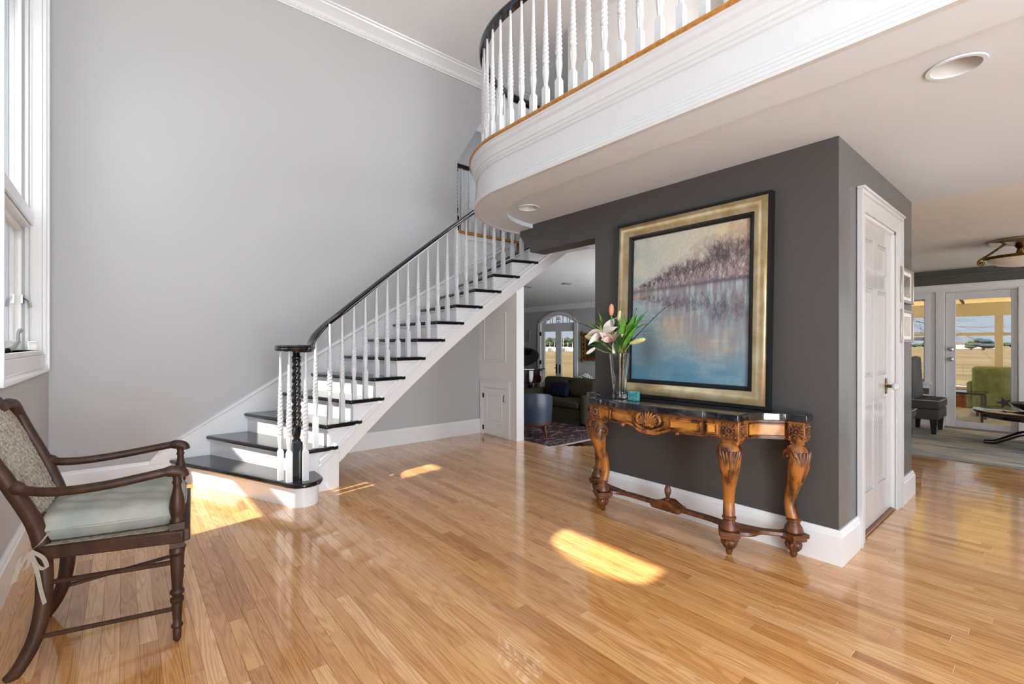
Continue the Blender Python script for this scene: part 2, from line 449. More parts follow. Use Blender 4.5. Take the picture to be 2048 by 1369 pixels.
# ---- back wall: grey field with an opening to the upper landing (raked head)
w = MB()
XO = 3.38
w.prism([(XL - .16, 0), (3.86, 0), (3.86, 2.66), (XO, 2.66), (XO, 3.61), (4.15, HZ + .02), (4.15, HZ + .1), (XL - .16, HZ + .1)], YB, YB + .15, 'y')
struct(w.build('wall_back', WALL, smooth=0), 'tall plain light grey wall behind the staircase', 'wall')
# landing recess behind it
w = MB(); w.box((XO - .9, 6.5, 2.6), (5.4, 6.6, HZ + .1)); w.box((XO - 1.0, YB + .15, 2.6), (XO - .9, 6.6, HZ + .1)); w.box((5.2, YB, 2.6), (5.3, 6.6, HZ + .1))
struct(w.build('wall_landing', WALL, smooth=0), 'grey wall of the upper landing behind its railing', 'wall')
w = MB(); w.box((XO - .9, YB + .02, 2.5), (5.3, 6.5, 2.71)); struct(w.build('floor_landing', OAKN, smooth=0), 'upper landing floor behind the small black-topped railing', 'floor')

# ---- tall ceiling and crown mouldings
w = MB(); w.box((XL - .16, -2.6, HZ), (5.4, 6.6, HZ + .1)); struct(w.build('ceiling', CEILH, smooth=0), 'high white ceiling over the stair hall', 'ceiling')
CROWN = [(0, -.17), (.014, -.17), (.014, -.155), (.024, -.15), (.026, -.115), (.03, -.11), (.034, -.10), (.05, -.085), (.085, -.045), (.098, -.038), (.104, -.02), (.12, -.016), (.125, 0), (0, 0)]
t = MB(); t.sweep(CROWN, [(XL, YB, HZ), (5.1, YB, HZ)])
tr = t.build('trim_1', WHITE, smooth=25); struct(tr, 'white crown moulding along the top of the tall grey wall', 'trim')
b = MB()
x = XL + .02
while x < 4.3:      # small carved drops on the crown's lower band
    b.sphere((x, YB - .027, HZ - .132), (.014, .006, .013), 6, 4); b.cbox((x + .022, YB - .026, HZ - .132), (.005, .006, .028)); x += .044
o = b.build('carved_band', WHITE, tr); o['kind'] = 'stuff'
t = MB(); t.sweep(CROWN, [(XL, -2.6, HZ), (XL, YB, HZ)]); struct(t.build('trim_2', WHITE, smooth=25), 'white crown moulding above the tall window', 'trim')

# ---- baseboards
def baseboard(name, pts, label, side=1):
    t = MB(); t.sweep(bb_prof(), pts, side=side); struct(t.build(name, WHITE, smooth=30), label, 'baseboard')
baseboard('baseboard_left', [(XL, -2.6, 0), (XL, YB, 0)], 'tall white baseboard behind the wooden armchair')
baseboard('baseboard_back', [(XL, YB, 0), (.42, YB, 0)], 'short white baseboard between the corner and the lowest stair')
baseboard('baseboard_under_stair', [(1.1, YB, 0), (3.75, YB, 0)], 'white baseboard on the wall beneath the stairs')

# ---- charcoal wall and its header over the passage
w = MB()
w.prism([(.803, 0), (2.52, 0), (2.52, 2.10), (3.327, 2.10), (3.335, 2.155), (3.40, 2.17), (3.45, 2.25), (3.475, 2.285), (3.475, CZ + .1), (.803, CZ + .1)], XD, XD + .19, 'x')
struct(w.build('wall_charcoal', DARK, smooth=0), 'charcoal painted wall behind the carved console table', 'wall')
w = MB()
DX0, DX1, DH = 3.47, 4.33, 2.03
w.box((XD + .002, .80, 0), (DX0, .95, CZ + .1)); w.box((DX1, .80, 0), (4.9, .95, CZ + .1)); w.box((DX0, .80, DH), (DX1, .95, CZ + .1))
w.box((4.75, .95, 0), (4.9, 2.6, CZ + .1))
struct(w.build('wall_door_side', GREYP, smooth=0), 'grey wall around the six-panel door', 'wall')
t = MB(); t.sweep(bb_prof(), [(XD + .19, 2.52, 0), (XD, 2.52, 0), (XD, .80, 0), (DX0 - .115, .80, 0)], side=1)
struct(t.build('baseboard_charcoal', WHITE, smooth=30), 'white baseboard beneath the carved console table', 'baseboard')
t = MB(); t.sweep(bb_prof(), [(DX1 + .115, .80, 0), (4.9, .80, 0), (4.9, 2.5, 0)], side=1)
struct(t.build('baseboard_corner', WHITE, smooth=30), 'white baseboard beyond the six-panel door', 'baseboard')

# ---- six panel door
KNOBG = mat('glass_knob', '#cfd2d4', .08, 0, .8)
dr = thing('door_1', 'white six-panel door with a glass knob beside the charcoal wall', 'door', (3.9, .8, 0), kind='structure')
b = MB(); c = .112
for pts in ([(DX0 - c, 0), (DX0, 0), (DX0, DH), (DX1, DH), (DX1, 0), (DX1 + c, 0), (DX1 + c, DH + c), (DX0 - c, DH + c)],):
    b.prism(pts, .782, .7995, 'y')
b.box((DX0 - c - .001, .768, 0), (DX0 - c + .02, .799, DH + c - .02)); b.box((DX1 + c - .02, .768, 0), (DX1 + c + .001, .799, DH + c - .02))
b.box((DX0 - c - .0015, .7675, DH + c - .02), (DX1 + c + .0015, .799, DH + c + .001)); b.box((DX0 - c - .003, .757, DH + c + .001), (DX1 + c + .003, .799, DH + c + .016))
for x0, x1 in ((DX0 - c + .03, DX0 - c + .036), (DX1 + c - .036, DX1 + c - .03)): b.box((x0, .777, 0), (x1, .80, DH + c - .03))
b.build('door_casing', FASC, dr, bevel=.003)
b = MB(); b.box((DX0, .80, 0), (DX0 + .02, .95, DH)); b.box((DX1 - .02, .80, 0), (DX1, .95, DH)); b.box((DX0, .80, DH - .02), (DX1, .95, DH)); b.build('door_jamb', WHITE, dr)
b = MB(); b.prism([(DX0, .80), (DX1, .80), (DX1, .86), (DX0, .86)], -.002, .018); OAKD = mat('oak_dark', '#7a4a26', .35)
b.build('door_sill', OAKD, dr, bevel=.006)
lx0, lx1, ly = DX0 + .02, DX1 - .02, .822
lf = MB(); st = .115; zs = [.02, .26, .86, 1.06, 1.62, 1.72, 1.92, DH - .02]
lf.box((lx0, ly, .02), (lx0 + st, ly + .035, DH - .02)); lf.box((lx1 - st, ly, .02), (lx1, ly + .035, DH - .02))
xm = (lx0 + lx1) / 2
lf.box((xm - .05, ly, .02), (xm + .05, ly + .035, DH - .02))
for z0, z1 in ((.02, .25), (.84, 1.0), (1.58, 1.69), (1.9, DH - .02)):
    for xa, xb in ((lx0 + st, xm - .05), (xm + .05, lx1 - st)): lf.box((xa, ly, z0), (xb, ly + .035, z1))
DGLOSS = mat('door_gloss_paint', '#c2c2c2', .1, spec=.5)
leaf = lf.build('door_leaf', DGLOSS, dr, bevel=.002)
for xa, xb in ((lx0 + st, xm - .05), (xm + .05, lx1 - st)):
    for z0, z1 in ((.25, .84), (1.0, 1.58), (1.69, 1.9)):
        p = MB(); p.box((xa, ly + .018, z0), (xb, ly + .026, z1))
        e = .028
        vs = [(xa + .006, ly + .018, z0 + .006), (xb - .006, ly + .018, z0 + .006), (xb - .006, ly + .018, z1 - .006), (xa + .006, ly + .018, z1 - .006),
              (xa + e, ly + .005, z0 + e), (xb - e, ly + .005, z0 + e), (xb - e, ly + .005, z1 - e), (xa + e, ly + .005, z1 - e)]
        p.add(vs, [(4, 5, 6, 7)] + [(i, (i + 1) % 4, 4 + (i + 1) % 4, 4 + i) for i in range(4)])
        p.build('door_panel', DGLOSS, leaf, smooth=0)
b = MB(); kx = 4.17
b.lathe([(.026, 0), (.03, .006), (.012, .012), (.011, .035)], (kx, ly, .915), 16, axis='y'); 
for i in range(len(b.v)): b.v[i] = (b.v[i][0], 2 * ly - b.v[i][1], b.v[i][2])
b.box((kx - .02, ly - .006, .86), (kx + .02, ly, .97))
k = b.build('door_knob', BRASS, leaf)
b = MB(); b.sphere((kx, ly - .055, .915), (.028, .024, .028), 10, 8); b.build('knob_glass', KNOBG, leaf, smooth=15)
for z in (.24, 1.05, 1.80):
    b = MB(); b.box((lx0 - .012, ly - .008, z - .045), (lx0 + .004, ly + .004, z + .045)); b.build('hinge', IRON, dr)

# ---- low ceiling / second floor with the rounded balcony nose
CX, CY, R = XD, 2.6, .93
def edge(r=R, n=22, tail=4.25):
    pts = [(CX - r, -2.58)] + [(CX - r, y) for y in (0.0, 1.5)]
    pts += [(CX + r * math.cos(PI - PI / 2 * i / n), CY + r * math.sin(PI - PI / 2 * i / n)) for i in range(n + 1)]
    return pts + [(tail, CY + r)]
FZ = 2.715
sl = MB()
E = edge()
sl.prism(edge(R - .015) + [(4.9, CY + R - .015), (4.9, -2.6)], CZ, FZ - .03)
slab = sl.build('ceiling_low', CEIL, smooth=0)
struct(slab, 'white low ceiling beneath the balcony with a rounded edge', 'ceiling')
bd = MB(); Ei = edge(R - .24)
bd.add([(x, y, 2.328) for x, y in E] + [(x, y, 2.328) for x, y in Ei] + [(x, y, CZ + .01) for x, y in Ei],
       [(i, i + 1, len(E) + i + 1, len(E) + i) for i in range(len(E) - 1)] + [(len(E) + i, len(E) + i + 1, 2 * len(E) + i + 1, 2 * len(E) + i) for i in range(len(E) - 1)])
bd.build('soffit_border', CEIL, slab, smooth=0)
fa = MB(); path = [(x, y, 0) for x, y in E]
fa.sweep([(-.03, 2.33), (.0, 2.33), (.0, FZ - .03), (-.03, FZ - .03)], path, side=-1)
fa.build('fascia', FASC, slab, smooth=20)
fa = MB()
fa.sweep([(0, 2.325), (.03, 2.325), (.034, 2.338), (.024, 2.346), (.026, 2.362), (.016, 2.372), (.017, 2.385), (.008, 2.395), (.008, 2.41), (0, 2.416)], path, side=-1)
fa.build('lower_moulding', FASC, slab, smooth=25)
fa = MB()
fa.sweep([(0, 2.545), (.010, 2.55), (.010, 2.565), (.018, 2.572), (.020, 2.588), (.028, 2.594), (.03, 2.612), (.034, 2.62), (.038, 2.64), (.052, 2.655), (.054, 2.675), (.06, 2.68), (.062, FZ - .026), (0, FZ - .026)], path, side=-1)
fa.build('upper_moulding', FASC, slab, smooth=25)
fa = MB()
fa.sweep([(-.16, FZ - .026), (.066, FZ - .026), (.074, FZ - .018), (.074, FZ - .008), (.066, FZ), (-.16, FZ)], path, side=-1)
fa.build('oak_nosing', OAKN, slab, smooth=40)
w = MB(); w.prism([(XD - .7, -2.6), (4.9, -2.6), (4.9, CY + R - .1), (XD, CY + R - .15), (XD - .6, CY + .4), (XD - .7, CY)], FZ - .03, FZ - .002)
w.build('upper_floor', OAKN, slab, smooth=0)
# upstairs walls seen through the balcony
w = MB(); w.box((4.35, -2.6, FZ), (4.45, 1.62, HZ)); w.box((4.35, 1.62, FZ), (5.0, 1.72, HZ)); w.box((5.0, 1.62, FZ), (5.1, 5.2, HZ))
struct(w.build('wall_upper_hall', WALL, smooth=0), 'grey upstairs wall behind the balcony balusters', 'wall')
w = MB(); cpts = []
for i in range(13):
    a = PI * (1.0 + .5 * i / 12); cpts.append((4.95 + 1.0 * math.cos(a), 3.7 + 1.5 * math.sin(a)))
w.prism(cpts + [(4.98, 2.2), (4.98, 3.7)], FZ, HZ)
struct(w.build('wall_curved', OFFW, smooth=60), 'white curved upstairs wall behind the rounded end of the balcony', 'wall')

# ---- wall under the stairs with the access door
w = MB(); XA = 3.75
w.box((XA, 4.38, -.4), (XA + .12, YB, 2.04))
aw = w.build('wall_stair_end', OFFW, smooth=0); struct(aw, 'white wall end below the stairs holding the small access door', 'wall')
def frame(mb, y0, y1, z0, z1, wd, x, t): 
    mb.box((x - t, y0, z0), (x, y0 + wd, z1)); mb.box((x - t, y1 - wd, z0), (x, y1, z1)); mb.box((x - t, y0 + wd, z0), (x, y1 - wd, z0 + wd)); mb.box((x - t, y0 + wd, z1 - wd), (x, y1 - wd, z1))
b = MB(); frame(b, 4.58, 5.06, .98, 1.62, .022, XA, .012)
b.tube(smooth_path([(XA - .006, 4.6, 1.58), (XA - .006, 4.68, 1.60), (XA - .006, 4.75, 1.57), (XA - .006, 4.82, 1.55), (XA - .006, 4.89, 1.57), (XA - .006, 4.96, 1.60), (XA - .006, 5.04, 1.58)], 4), .008, 6)
b.build('panel_moulding', WHITE, aw, bevel=.003)
ad = thing('door_4', 'small white cupboard door under the stairs', 'door', (XA, 4.8, 0), kind='structure')
b = MB()
b.prism([(4.50, 0), (4.57, 0), (4.57, .63), (5.06, .63), (5.06, 0), (5.13, 0), (5.13, .71), (4.50, .71)], XA - .018, XA, 'x'); b.box((XA - .026, 4.49, .71), (XA, 5.135, .73)); b.build('door_casing', WHITE, ad, bevel=.003)
b = MB(); b.box((XA - .012, 4.575, .015), (XA - .001, 5.055, .625)); lf = b.build('door_leaf', WHITE, ad, bevel=.002)
b = MB(); frame(b, 4.66, 4.98, .16, .56, .02, XA - .012, .008); b.box((XA - .018, 4.70, .20), (XA - .012, 4.94, .52)); b.build('door_panel', WHITE, lf, bevel=.004)
for z in (.09, .52):
    b = MB(); b.box((XA - .02, 5.045, z - .03), (XA - .010, 5.07, z + .03)); b.build('hinge', IRON, ad)
b = MB(); b.tube([(XA - .012, 4.61, .55), (XA - .025, 4.61, .545), (XA - .025, 4.61, .47), (XA - .012, 4.61, .465)], .005, 6); b.build('door_pull', IRON, lf)
# ================================================================== STAIRCASE
RISE = .181
def Xw(n): return .28 + .31 * (n - 1)
def Xi(n): return 1.51 + .231 * (n - 4)
def Yi(x): return max(3.90, 3.95 + .145 * (1 - ((x - 2.55) / 1.06) ** 2)) if x < 2.55 else max(3.80, 3.95 + .145 * (1 - ((x - 2.55) / 1.06) ** 2))
def nz(x): return RISE * (4 + (x - 1.51) / .231)
NT = 14
stairs = thing('staircase', 'white staircase with glossy black treads, twisted balusters and black handrail', 'staircase', (1.0, 4.4, 0))
TREAD = mat('black_tread_lacquer', '#131417', .16, spec=.4, coat=.15)
YW = YB - .021
# treads
bull = [(.935, 3.76), (.955, 3.70), (.99, 3.65), (1.04, 3.628), (1.09, 3.635), (1.135, 3.665), (1.163, 3.715), (1.172, 3.78)]
def off(pts, d):
    out = []
    for i, p in enumerate(pts):
        a = Vector(pts[max(i - 1, 0)] + (0,)); c = Vector(pts[min(i + 1, len(pts) - 1)] + (0,)); t = (c - a).normalized(); out.append((p[0] - t.y * -d * -1, p[1] + t.x * -d * -1)) if False else out.append((p[0] + t.y * d, p[1] - t.x * d))
    return out
front = [(.345, YW)] + [(.345 + (.905 - .345) * i / 6, YW + (3.83 - YW) * i / 6) for i in range(1, 7)] + bull + [(1.172, 3.93)]
# outward is to the left/below of travel (travel goes towards -Y then +X): right-hand side of travel
fo = off(front, .032)
fo[0] = (fo[0][0], YW)
# check the side
if fo[3][0] > front[3][0]: fo = off(front, -.032); fo[0] = (fo[0][0], YW)
t = MB(); t.prism(fo + [(1.205, 4.02), (Xi(2) + .06, 4.02), (Xw(2) + .06, YW)], RISE - .034, RISE); t.build('tread', TREAD, stairs, bevel=.013, seg=3)
t = MB(); t.prism(front + [(1.172, 4.05), (.95, 4.3), (.5, YW)], 0, RISE - .034); t.build('riser', WHITE, stairs, smooth=40)
t = MB(); cov = off(front, .014 if fo[3][0] < front[3][0] and off(front, .014)[3][0] < front[3][0] else -.014); cov[0] = (cov[0][0], YW)
t.prism(cov + [(1.172, 4.0), (.6, YW)], RISE - .052, RISE - .034); t.build('cove_moulding', WHITE, stairs)
for n in range(2, NT + 1):
    z = n * RISE; xi = Xi(n); xb = xi + .345
    yb = Yi(xi)
    pl = [(Xw(n), YW), (xi, yb), (xi + .12, Yi(xi + .12)), (xi + .24, Yi(xi + .24)), (xb, Yi(xb)), (xb, Yi(xb) + .05), (Xi(n + 1) + .06, Yi(xb) + .05), (Xw(n + 1) + .06, YW)]
    t = MB(); t.prism(pl, z - .034, z); t.build('tread', TREAD, stairs, bevel=.013, seg=3)
    t = MB(); y2 = Yi(xi) + .032
    t.prism([(Xw(n) + .034, YW), (xi + .03, y2), (xi + .05, y2), (Xw(n) + .054, YW)], z - RISE - .02, z - .034)
    t.prism([(Xw(n) + .016, YW), (xi + .016, y2 - .012), (xi + .31, Yi(xi + .31) + .018), (xi + .31, y2 + .03), (xi + .05, y2 + .04), (Xw(n) + .054, YW)], z - .05, z - .034)
    t.build('riser', WHITE, stairs, smooth=0)
# outer stringer following the gentle curve
s = MB()
def sbot(x): return 0.0 if x < 1.405 else nz(x) - .43
xs = []
def hexa(xa, xb, ta, tb):
    ya, yb2 = Yi(xa) + .032, Yi(xb) + .032
    vs = []
    for x, y, top in ((xa, ya, ta), (xb, yb2, tb)):
        for yy in (y, y + .035):
            vs += [(x, yy, sbot(x + (1e-4 if x == xa else -1e-4))), (x, yy, top)]
    s.add(vs, [(0, 4, 5, 1), (2, 3, 7, 6), (1, 5, 7, 3), (0, 2, 6, 4), (0, 1, 3, 2), (4, 6, 7, 5)])
hexa(1.12, Xi(2) + .03 + .231 * .0 + .06, RISE * 2 - .034, RISE * 2 - .034)
for n in range(2, NT + 2):
    xa, xb = Xi(n) + .03, Xi(n + 1) + .03
    cuts = [xa] + ([1.405] if xa < 1.405 < xb else []) + [(xa + xb) / 2 if not (xa < 1.405 < xb) else xb] + [xb]
    cuts = sorted(set(cuts))
    for a, c in zip(cuts, cuts[1:]): hexa(a, c, n * RISE - .034, n * RISE - .034)
s.build('stringer', WHITE, stairs, smooth=0)
# raking moulding band along the stringer foot
pth = [(x, Yi(x) + .032, nz(x) - .43) for x in [1.14 + i * .1 for i in range(33)]]
pth2 = [p for p in pth if p[2] > -.2]
m = MB()
pm = [(x, Yi(x) + .032, nz(x) - .43) for x in [1.23] + [1.3 + i * .1 for i in range(31)]]
m.sweep([(0, .11), (.012, .112), (.014, .125), (.022, .13), (.024, .145), (.014, .152), (.015, .166), (.027, .172), (.028, .188), (.018, .196), (.012, .206), (0, .21)], pm)
m.build('raking_moulding', WHITE, stairs, smooth=25)
m = MB(); pm3 = [(x, Yi(x) + .032, nz(x) - .43) for x in [1.405] + [1.5 + i * .1 for i in range(29)]]
m.sweep([(0, 0), (.008, 0), (.008, .11), (0, .11)], pm3); m.build('raking_band', OFFW, stairs, smooth=25)
# plastered underside
u = MB(); xs = [1.405 + .1 * i for i in range(30)]
u.add([(x, Yi(x) + .06, nz(x) - .425) for x in xs] + [(x + .05, YB, nz(x) - .425) for x in xs], [(i, i + 1, len(xs) + i + 1, len(xs) + i) for i in range(len(xs) - 1)])
u.build('underside', OFFW, stairs)
# wall skirt
top = [(.18, .19), (.24, .26), (.296, .314), (1.198, .8655), (2.219, 1.491), (3.264, 2.077), (4.39, 2.69)]
k = MB(); k.prism(top + [(4.39, 2.1), (3.264, 1.5), (2.219, .9), (1.198, .3), (.7, 0), (.18, 0)], YB - .02, YB - .001, 'y'); k.build('wall_skirt', WHITE, stairs, smooth=0)
k = MB(); k.sweep([(-.004, -.025), (.032, -.025), (.036, -.014), (.03, -.004), (.03, .0), (-.004, .012)], [(x, YB, z) for x, z in top[1:]]); k.build('skirt_cap', WHITE, stairs)
# panelled face below the landing
k = MB()
k.prism([(XO, 2.14), (4.39, 2.69), (XO, 2.69)], YB - .014, YB - .002, 'y')
k.box((XO - .05, YB - .03, 2.1), (XO + .03, YB, 2.70)); k.box((XO + .045, YB - .02, 2.15), (XO + .07, YB, 2.69))
k.sweep([(0, -.02), (.01, -.02), (.014, -.01), (.01, 0), (0, 0)], [(XO + .15, YB - .014, 2.62), (4.2, YB - .014, 2.62)])
k.sweep([(0, -.02), (.01, -.02), (.014, -.01), (.01, 0), (0, 0)], [(XO + .15, YB - .014, 2.25), (4.2, YB - .014, 2.645)])
k.box((XO + .14, YB - .026, 2.24), (XO + .16, YB - .01, 2.62))
k.build('landing_panel', WHITE, stairs, smooth=0)

# ---- balusters: square foot, fluted cup, rope twist, plain taper
def baluster_mesh(name, base, turned, hw=.019):
    b = MB()
    b.add([(x, y, z) for z, q in ((0, hw), (base - .018, hw), (base, hw * .62)) for x, y in ((-q, -q), (q, -q), (q, q), (-q, q))],
          [(3, 2, 1, 0), (8, 9, 10, 11)] + [(r * 4 + i, r * 4 + (i + 1) % 4, r * 4 + 4 + (i + 1) % 4, r * 4 + 4 + i) for r in range(2) for i in range(4)])
    T = turned; z0 = base
    def cup(t, z): return 1 + .09 * math.cos(8 * t)
    b.lathe([(.011, z0 - .004), (.0135, z0 + .004), (.0125, z0 + .010), (.0145, z0 + .03), (.019, z0 + .07), (.0205, z0 + .095), (.018, z0 + .112)], (0, 0, 0), 24, cup, cap=False)
    b.lathe([(.017, z0 + .110), (.0215, z0 + .114), (.0215, z0 + .121), (.018, z0 + .125), (.0205, z0 + .130), (.0205, z0 + .136), (.017, z0 + .14)], (0, 0, 0), 14, cap=False)
    za, zb = z0 + .138, z0 + .138 + T * .50; n = int((zb - za) / .0042); pr = []
    for i in range(n + 1):
        q = i / n; r = .0225 - .0105 * q
        if q < .06: r *= .86 + q / .06 * .14
        pr.append((r, za + (zb - za) * q))
    def rope(t, z):
        q = (z - za) / (zb - za); a = .26 * min(1, (1 - q) / .15 + .02)
        return 1 - a + a * 1.3 * abs(math.cos(t - 105 * (z - za))) ** .8
    b.lathe(pr, (0, 0, 0), 18, rope, cap=False)
    b.lathe([(.011, zb - .004), (.0125, zb + .003), (.0115, zb + .012), (.0085, z0 + T)], (0, 0, 0), 12)
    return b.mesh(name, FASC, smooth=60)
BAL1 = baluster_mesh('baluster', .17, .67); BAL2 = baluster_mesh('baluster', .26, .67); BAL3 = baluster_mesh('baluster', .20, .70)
BAL0 = baluster_mesh('baluster', .235, .748)
class _D:      # lets inst() share a mesh
    def __init__(s, d): s.data = d
def railz(x): return nz(x - .05) + .83
for n in range(2, NT + 1):
    for dx, bm in ((.05, BAL1), (.165, BAL2)):
        x = Xi(n) + dx
        if n == 2 and dx < .1: continue
        if x > 4.2: continue
        inst(_D(bm), 'baluster', stairs, (x, Yi(x) + .055, n * RISE))
for x, y in ((.918, 3.83), (.955, 3.735), (1.062, 3.70)):
    inst(_D(BAL0), 'baluster', stairs, (x, y, RISE))
# newel: black rope twist
def newel(parent, x, y, z0, H, r=.034):
    b = MB(); bs = .28 if H > .95 else .2
    b.add([(x + a, y + c, z) for z, q in ((z0, .034), (z0 + bs, .034), (z0 + bs + .02, .022)) for a, c in ((-q, -q), (q, -q), (q, q), (-q, q))],
          [(3, 2, 1, 0), (8, 9, 10, 11)] + [(rr * 4 + i, rr * 4 + (i + 1) % 4, rr * 4 + 4 + (i + 1) % 4, rr * 4 + 4 + i) for rr in range(2) for i in range(4)])
    zb = z0 + bs
    b.lathe([(.02, zb), (.032, zb + .012), (.032, zb + .022), (.022, zb + .03), (.03, zb + .06), (.034, zb + .11), (.03, zb + .125)], (x, y, 0), 24, lambda t, z: 1 + .07 * math.cos(8 * t))
    za, zt = zb + .12, z0 + H - .07; n = int((zt - za) / .005); pr = [(r - .004 * i / n, za + (zt - za) * i / n) for i in range(n + 1)]
    b.lathe(pr, (x, y, 0), 20, lambda t, z: .74 + .34 * abs(math.cos(t - 62 * (z - za))) ** .8)
    b.lathe([(.028, zt - .002), (.036, zt + .008), (.036, zt + .02), (.026, zt + .03), (.03, z0 + H)], (x, y, 0), 18)
    return b.build('newel_post', BLACK, parent, smooth=55)
newel(stairs, 1.018, 3.775, RISE, .985)
# volute cap and handrail
cap = MB(); cap.lathe([(.118, 1.158), (.134, 1.164), (.138, 1.176), (.132, 1.184), (.136, 1.194), (.128, 1.204), (.10, 1.208)], (1.0, 3.768, 0), 36)
cap.build('volute_cap', BLACK, stairs, smooth=40)
RP = [(-.022, 0), (.022, 0), (.026, .012), (.031, .022), (.031, .036), (.022, .05), (.008, .056), (-.008, .056), (-.022, .05), (-.031, .036), (-.031, .022), (-.026, .012)]
hp = [(1.0, 3.66, 1.152), (1.06, 3.68, 1.152), (1.11, 3.74, 1.156), (1.135, 3.82, 1.17), (1.165, 3.89, 1.205), (1.215, 3.95, 1.262), (1.30, 3.985, 1.345)]
hp = [Vector(p) for p in hp] + [Vector((x, Yi(x) + .055, railz(x))) for x in [1.42 + .12 * i for i in range(24)]]
h = MB(); h.sweep(RP, smooth_path(hp, 4)); h.build('handrail', BLACK, stairs, smooth=50)

# ================================================================== BALCONY RAILING
br = thing('balcony_railing', 'white twisted-baluster railing with black handrail curving along the balcony', 'railing', (2.2, 1.0, FZ))
rb = R - .045
def along(r, step, start_y, end_tail):
    pts = []; y = start_y
    while y < CY: pts.append((CX - r, y, 0)); y += step
    a = (y - CY) / r
    while a < PI / 2: pts.append((CX + r * math.cos(PI - a), CY + r * math.sin(PI - a), -a)); a += step / r
    x = CX + (a - PI / 2) * r
    while x < end_tail: pts.append((x, CY + r, -PI / 2)); x += step
    return pts
for x, y, rz in along(rb, .121, -.1, 4.2): inst(_D(BAL3), 'baluster', br, (x, y, FZ), rz)
h = MB(); h.sweep([(u * 1.15, v + FZ + .895) for u, v in RP], [(x, y, 0) for x, y in edge(rb, 30, 4.25)]); h.build('handrail', BLACK, br, smooth=50)

# ================================================================== LANDING RAILING
lr = thing('landing_railing', 'small railing of the upper landing with a black twisted newel', 'railing', (XO, YB + .08, 2.71))
n0 = newel(lr, XO + .03, YB + .085, 2.71, .88, .03)
x = XO + .125
while x < 5.0:
    inst(_D(BAL3), 'baluster', lr, (x, YB + .085, 2.71)); x += .125
h = MB(); h.sweep([(u, v + 2.71 + .87) for u, v in RP], [(XO - .03, YB + .085, 0), (5.0, YB + .085, 0)]); h.build('handrail', BLACK, lr, smooth=50)
h = MB(); h.sweep([(0, 2.672), (.03, 2.672), (.036, 2.685), (.03, 2.712), (-.2, 2.712), (-.2, 2.672)], [(XO, YB, 0), (5.0, YB, 0)]); h.build('oak_nosing', OAKN, lr)
# ================================================================== CARVED CONSOLE TABLE
WOODG = mat('gilded_walnut', '#a3662a', .38, var=((20, 20, 9), '#3f210d', .42, .64), bump=((90, 90, 40), .25))
WOODP = mat('burl_panel', '#c88a3a', .33, var=((18, 9, 18), '#8c5220', .38, .7))
WOODK = mat('carved_walnut', '#6d3d1b', .42, var=((30, 30, 30), '#3a1c0b', .4, .7), bump=((120, 120, 120), .3))
def marble(name):
    m = mat(name, '#26262a', .09, spec=.7, coat=.5); nt = m.node_tree; b = nt.nodes['Principled BSDF']
    tc = nt.nodes.new('ShaderNodeTexCoord'); nz = nt.nodes.new('ShaderNodeTexNoise'); nz.inputs['Scale'].default_value = 9; nz.inputs['Detail'].default_value = 8; nz.inputs['Distortion'].default_value = 1.6
    rp = nt.nodes.new('ShaderNodeValToRGB'); rp.color_ramp.elements[0].position = .5; rp.color_ramp.elements[0].color = lin('#18181b')
    rp.color_ramp.elements[1].position = .82; rp.color_ramp.elements[1].color = lin('#4c4b4d')
    nt.links.new(tc.outputs['Object'], nz.inputs['Vector']); nt.links.new(nz.outputs['Fac'], rp.inputs[0]); nt.links.new(rp.outputs[0], b.inputs['Base Color']); return m
MARB = marble('dark_marble')
TC = 1.712
ct = thing('console_table', 'carved golden console table with dark marble top against the charcoal wall', 'table', (2.8, TC, 0))
def outline(ins=0.0):
    half = [(0, 2.578), (.12, 2.581), (.25, 2.592), (.345, 2.612), (.345, 2.632), (.425, 2.632), (.425, 2.618), (.545, 2.618), (.545, 2.735)]
    for i in range(7):      # concave end
        a = i / 6; half.append((.555 + .135 * math.sin(a * PI / 2) ** 1.0 * a ** .6, 2.755 + .14 * a ** .75))
    half += [(.715, 2.895), (.795, 2.895), (.795, 2.994)]
    h2 = []
    for u, x in half: h2.append((max(u - ins, 0) if u > 0 else 0, x + (ins if x < 2.99 else 0)))
    pts = [(x, TC - u) for u, x in h2] + [(x, TC + u) for u, x in h2[::-1][:-1]]
    return pts
m = MB(); m.prism(outline(), .778, .82); m.build('marble_top', MARB, ct, bevel=.004)
m = MB(); m.prism(outline(.02), .672, .778); ap = m.build('apron', WOODG, ct, smooth=30)
m = MB(); m.prism(outline(.008), .765, .779); m.prism(outline(.012), .668, .678); m.build('apron_bead', WOODK, ct)
def front_x(u):
    u = abs(u); P = [(0, 2.578), (.12, 2.581), (.25, 2.592), (.345, 2.612), (.425, 2.632), (.545, 2.618)]
    for (a, b), (c, d) in zip(P, P[1:]):
        if a <= u <= c: return b + (d - b) * (u - a) / (c - a) + .02
    return 2.638
# panels along the front apron
def apron_panel(u0, u1, z0=.69, z1=.752):
    x0, x1 = front_x(u0), front_x(u1); p = MB()
    d = Vector((x1 - x0, u1 - u0, 0)); L = d.length; rz = math.atan2(d.y, d.x) - PI / 2
    c = Vector(((x0 + x1) / 2, TC + (u0 + u1) / 2, (z0 + z1) / 2)); e = .01
    p.cbox(c + Vector((-.004, 0, (z1 - z0) / 2 - e / 2)), (.014, L, e), rz); p.cbox(c + Vector((-.004, 0, -(z1 - z0) / 2 + e / 2)), (.014, L, e), rz)
    for sg in (-1, 1): p.cbox(c + Vector((-.004, sg * (L / 2 - e / 2), 0)), (.014, e, z1 - z0), rz)
    f = p.build('panel_frame', WOODG, ct, bevel=.003)
    q = MB(); q.cbox(c + Vector((0, 0, 0)), (.008, L - 2 * e, z1 - z0 - 2 * e), rz); q.build('panel', WOODP, f)
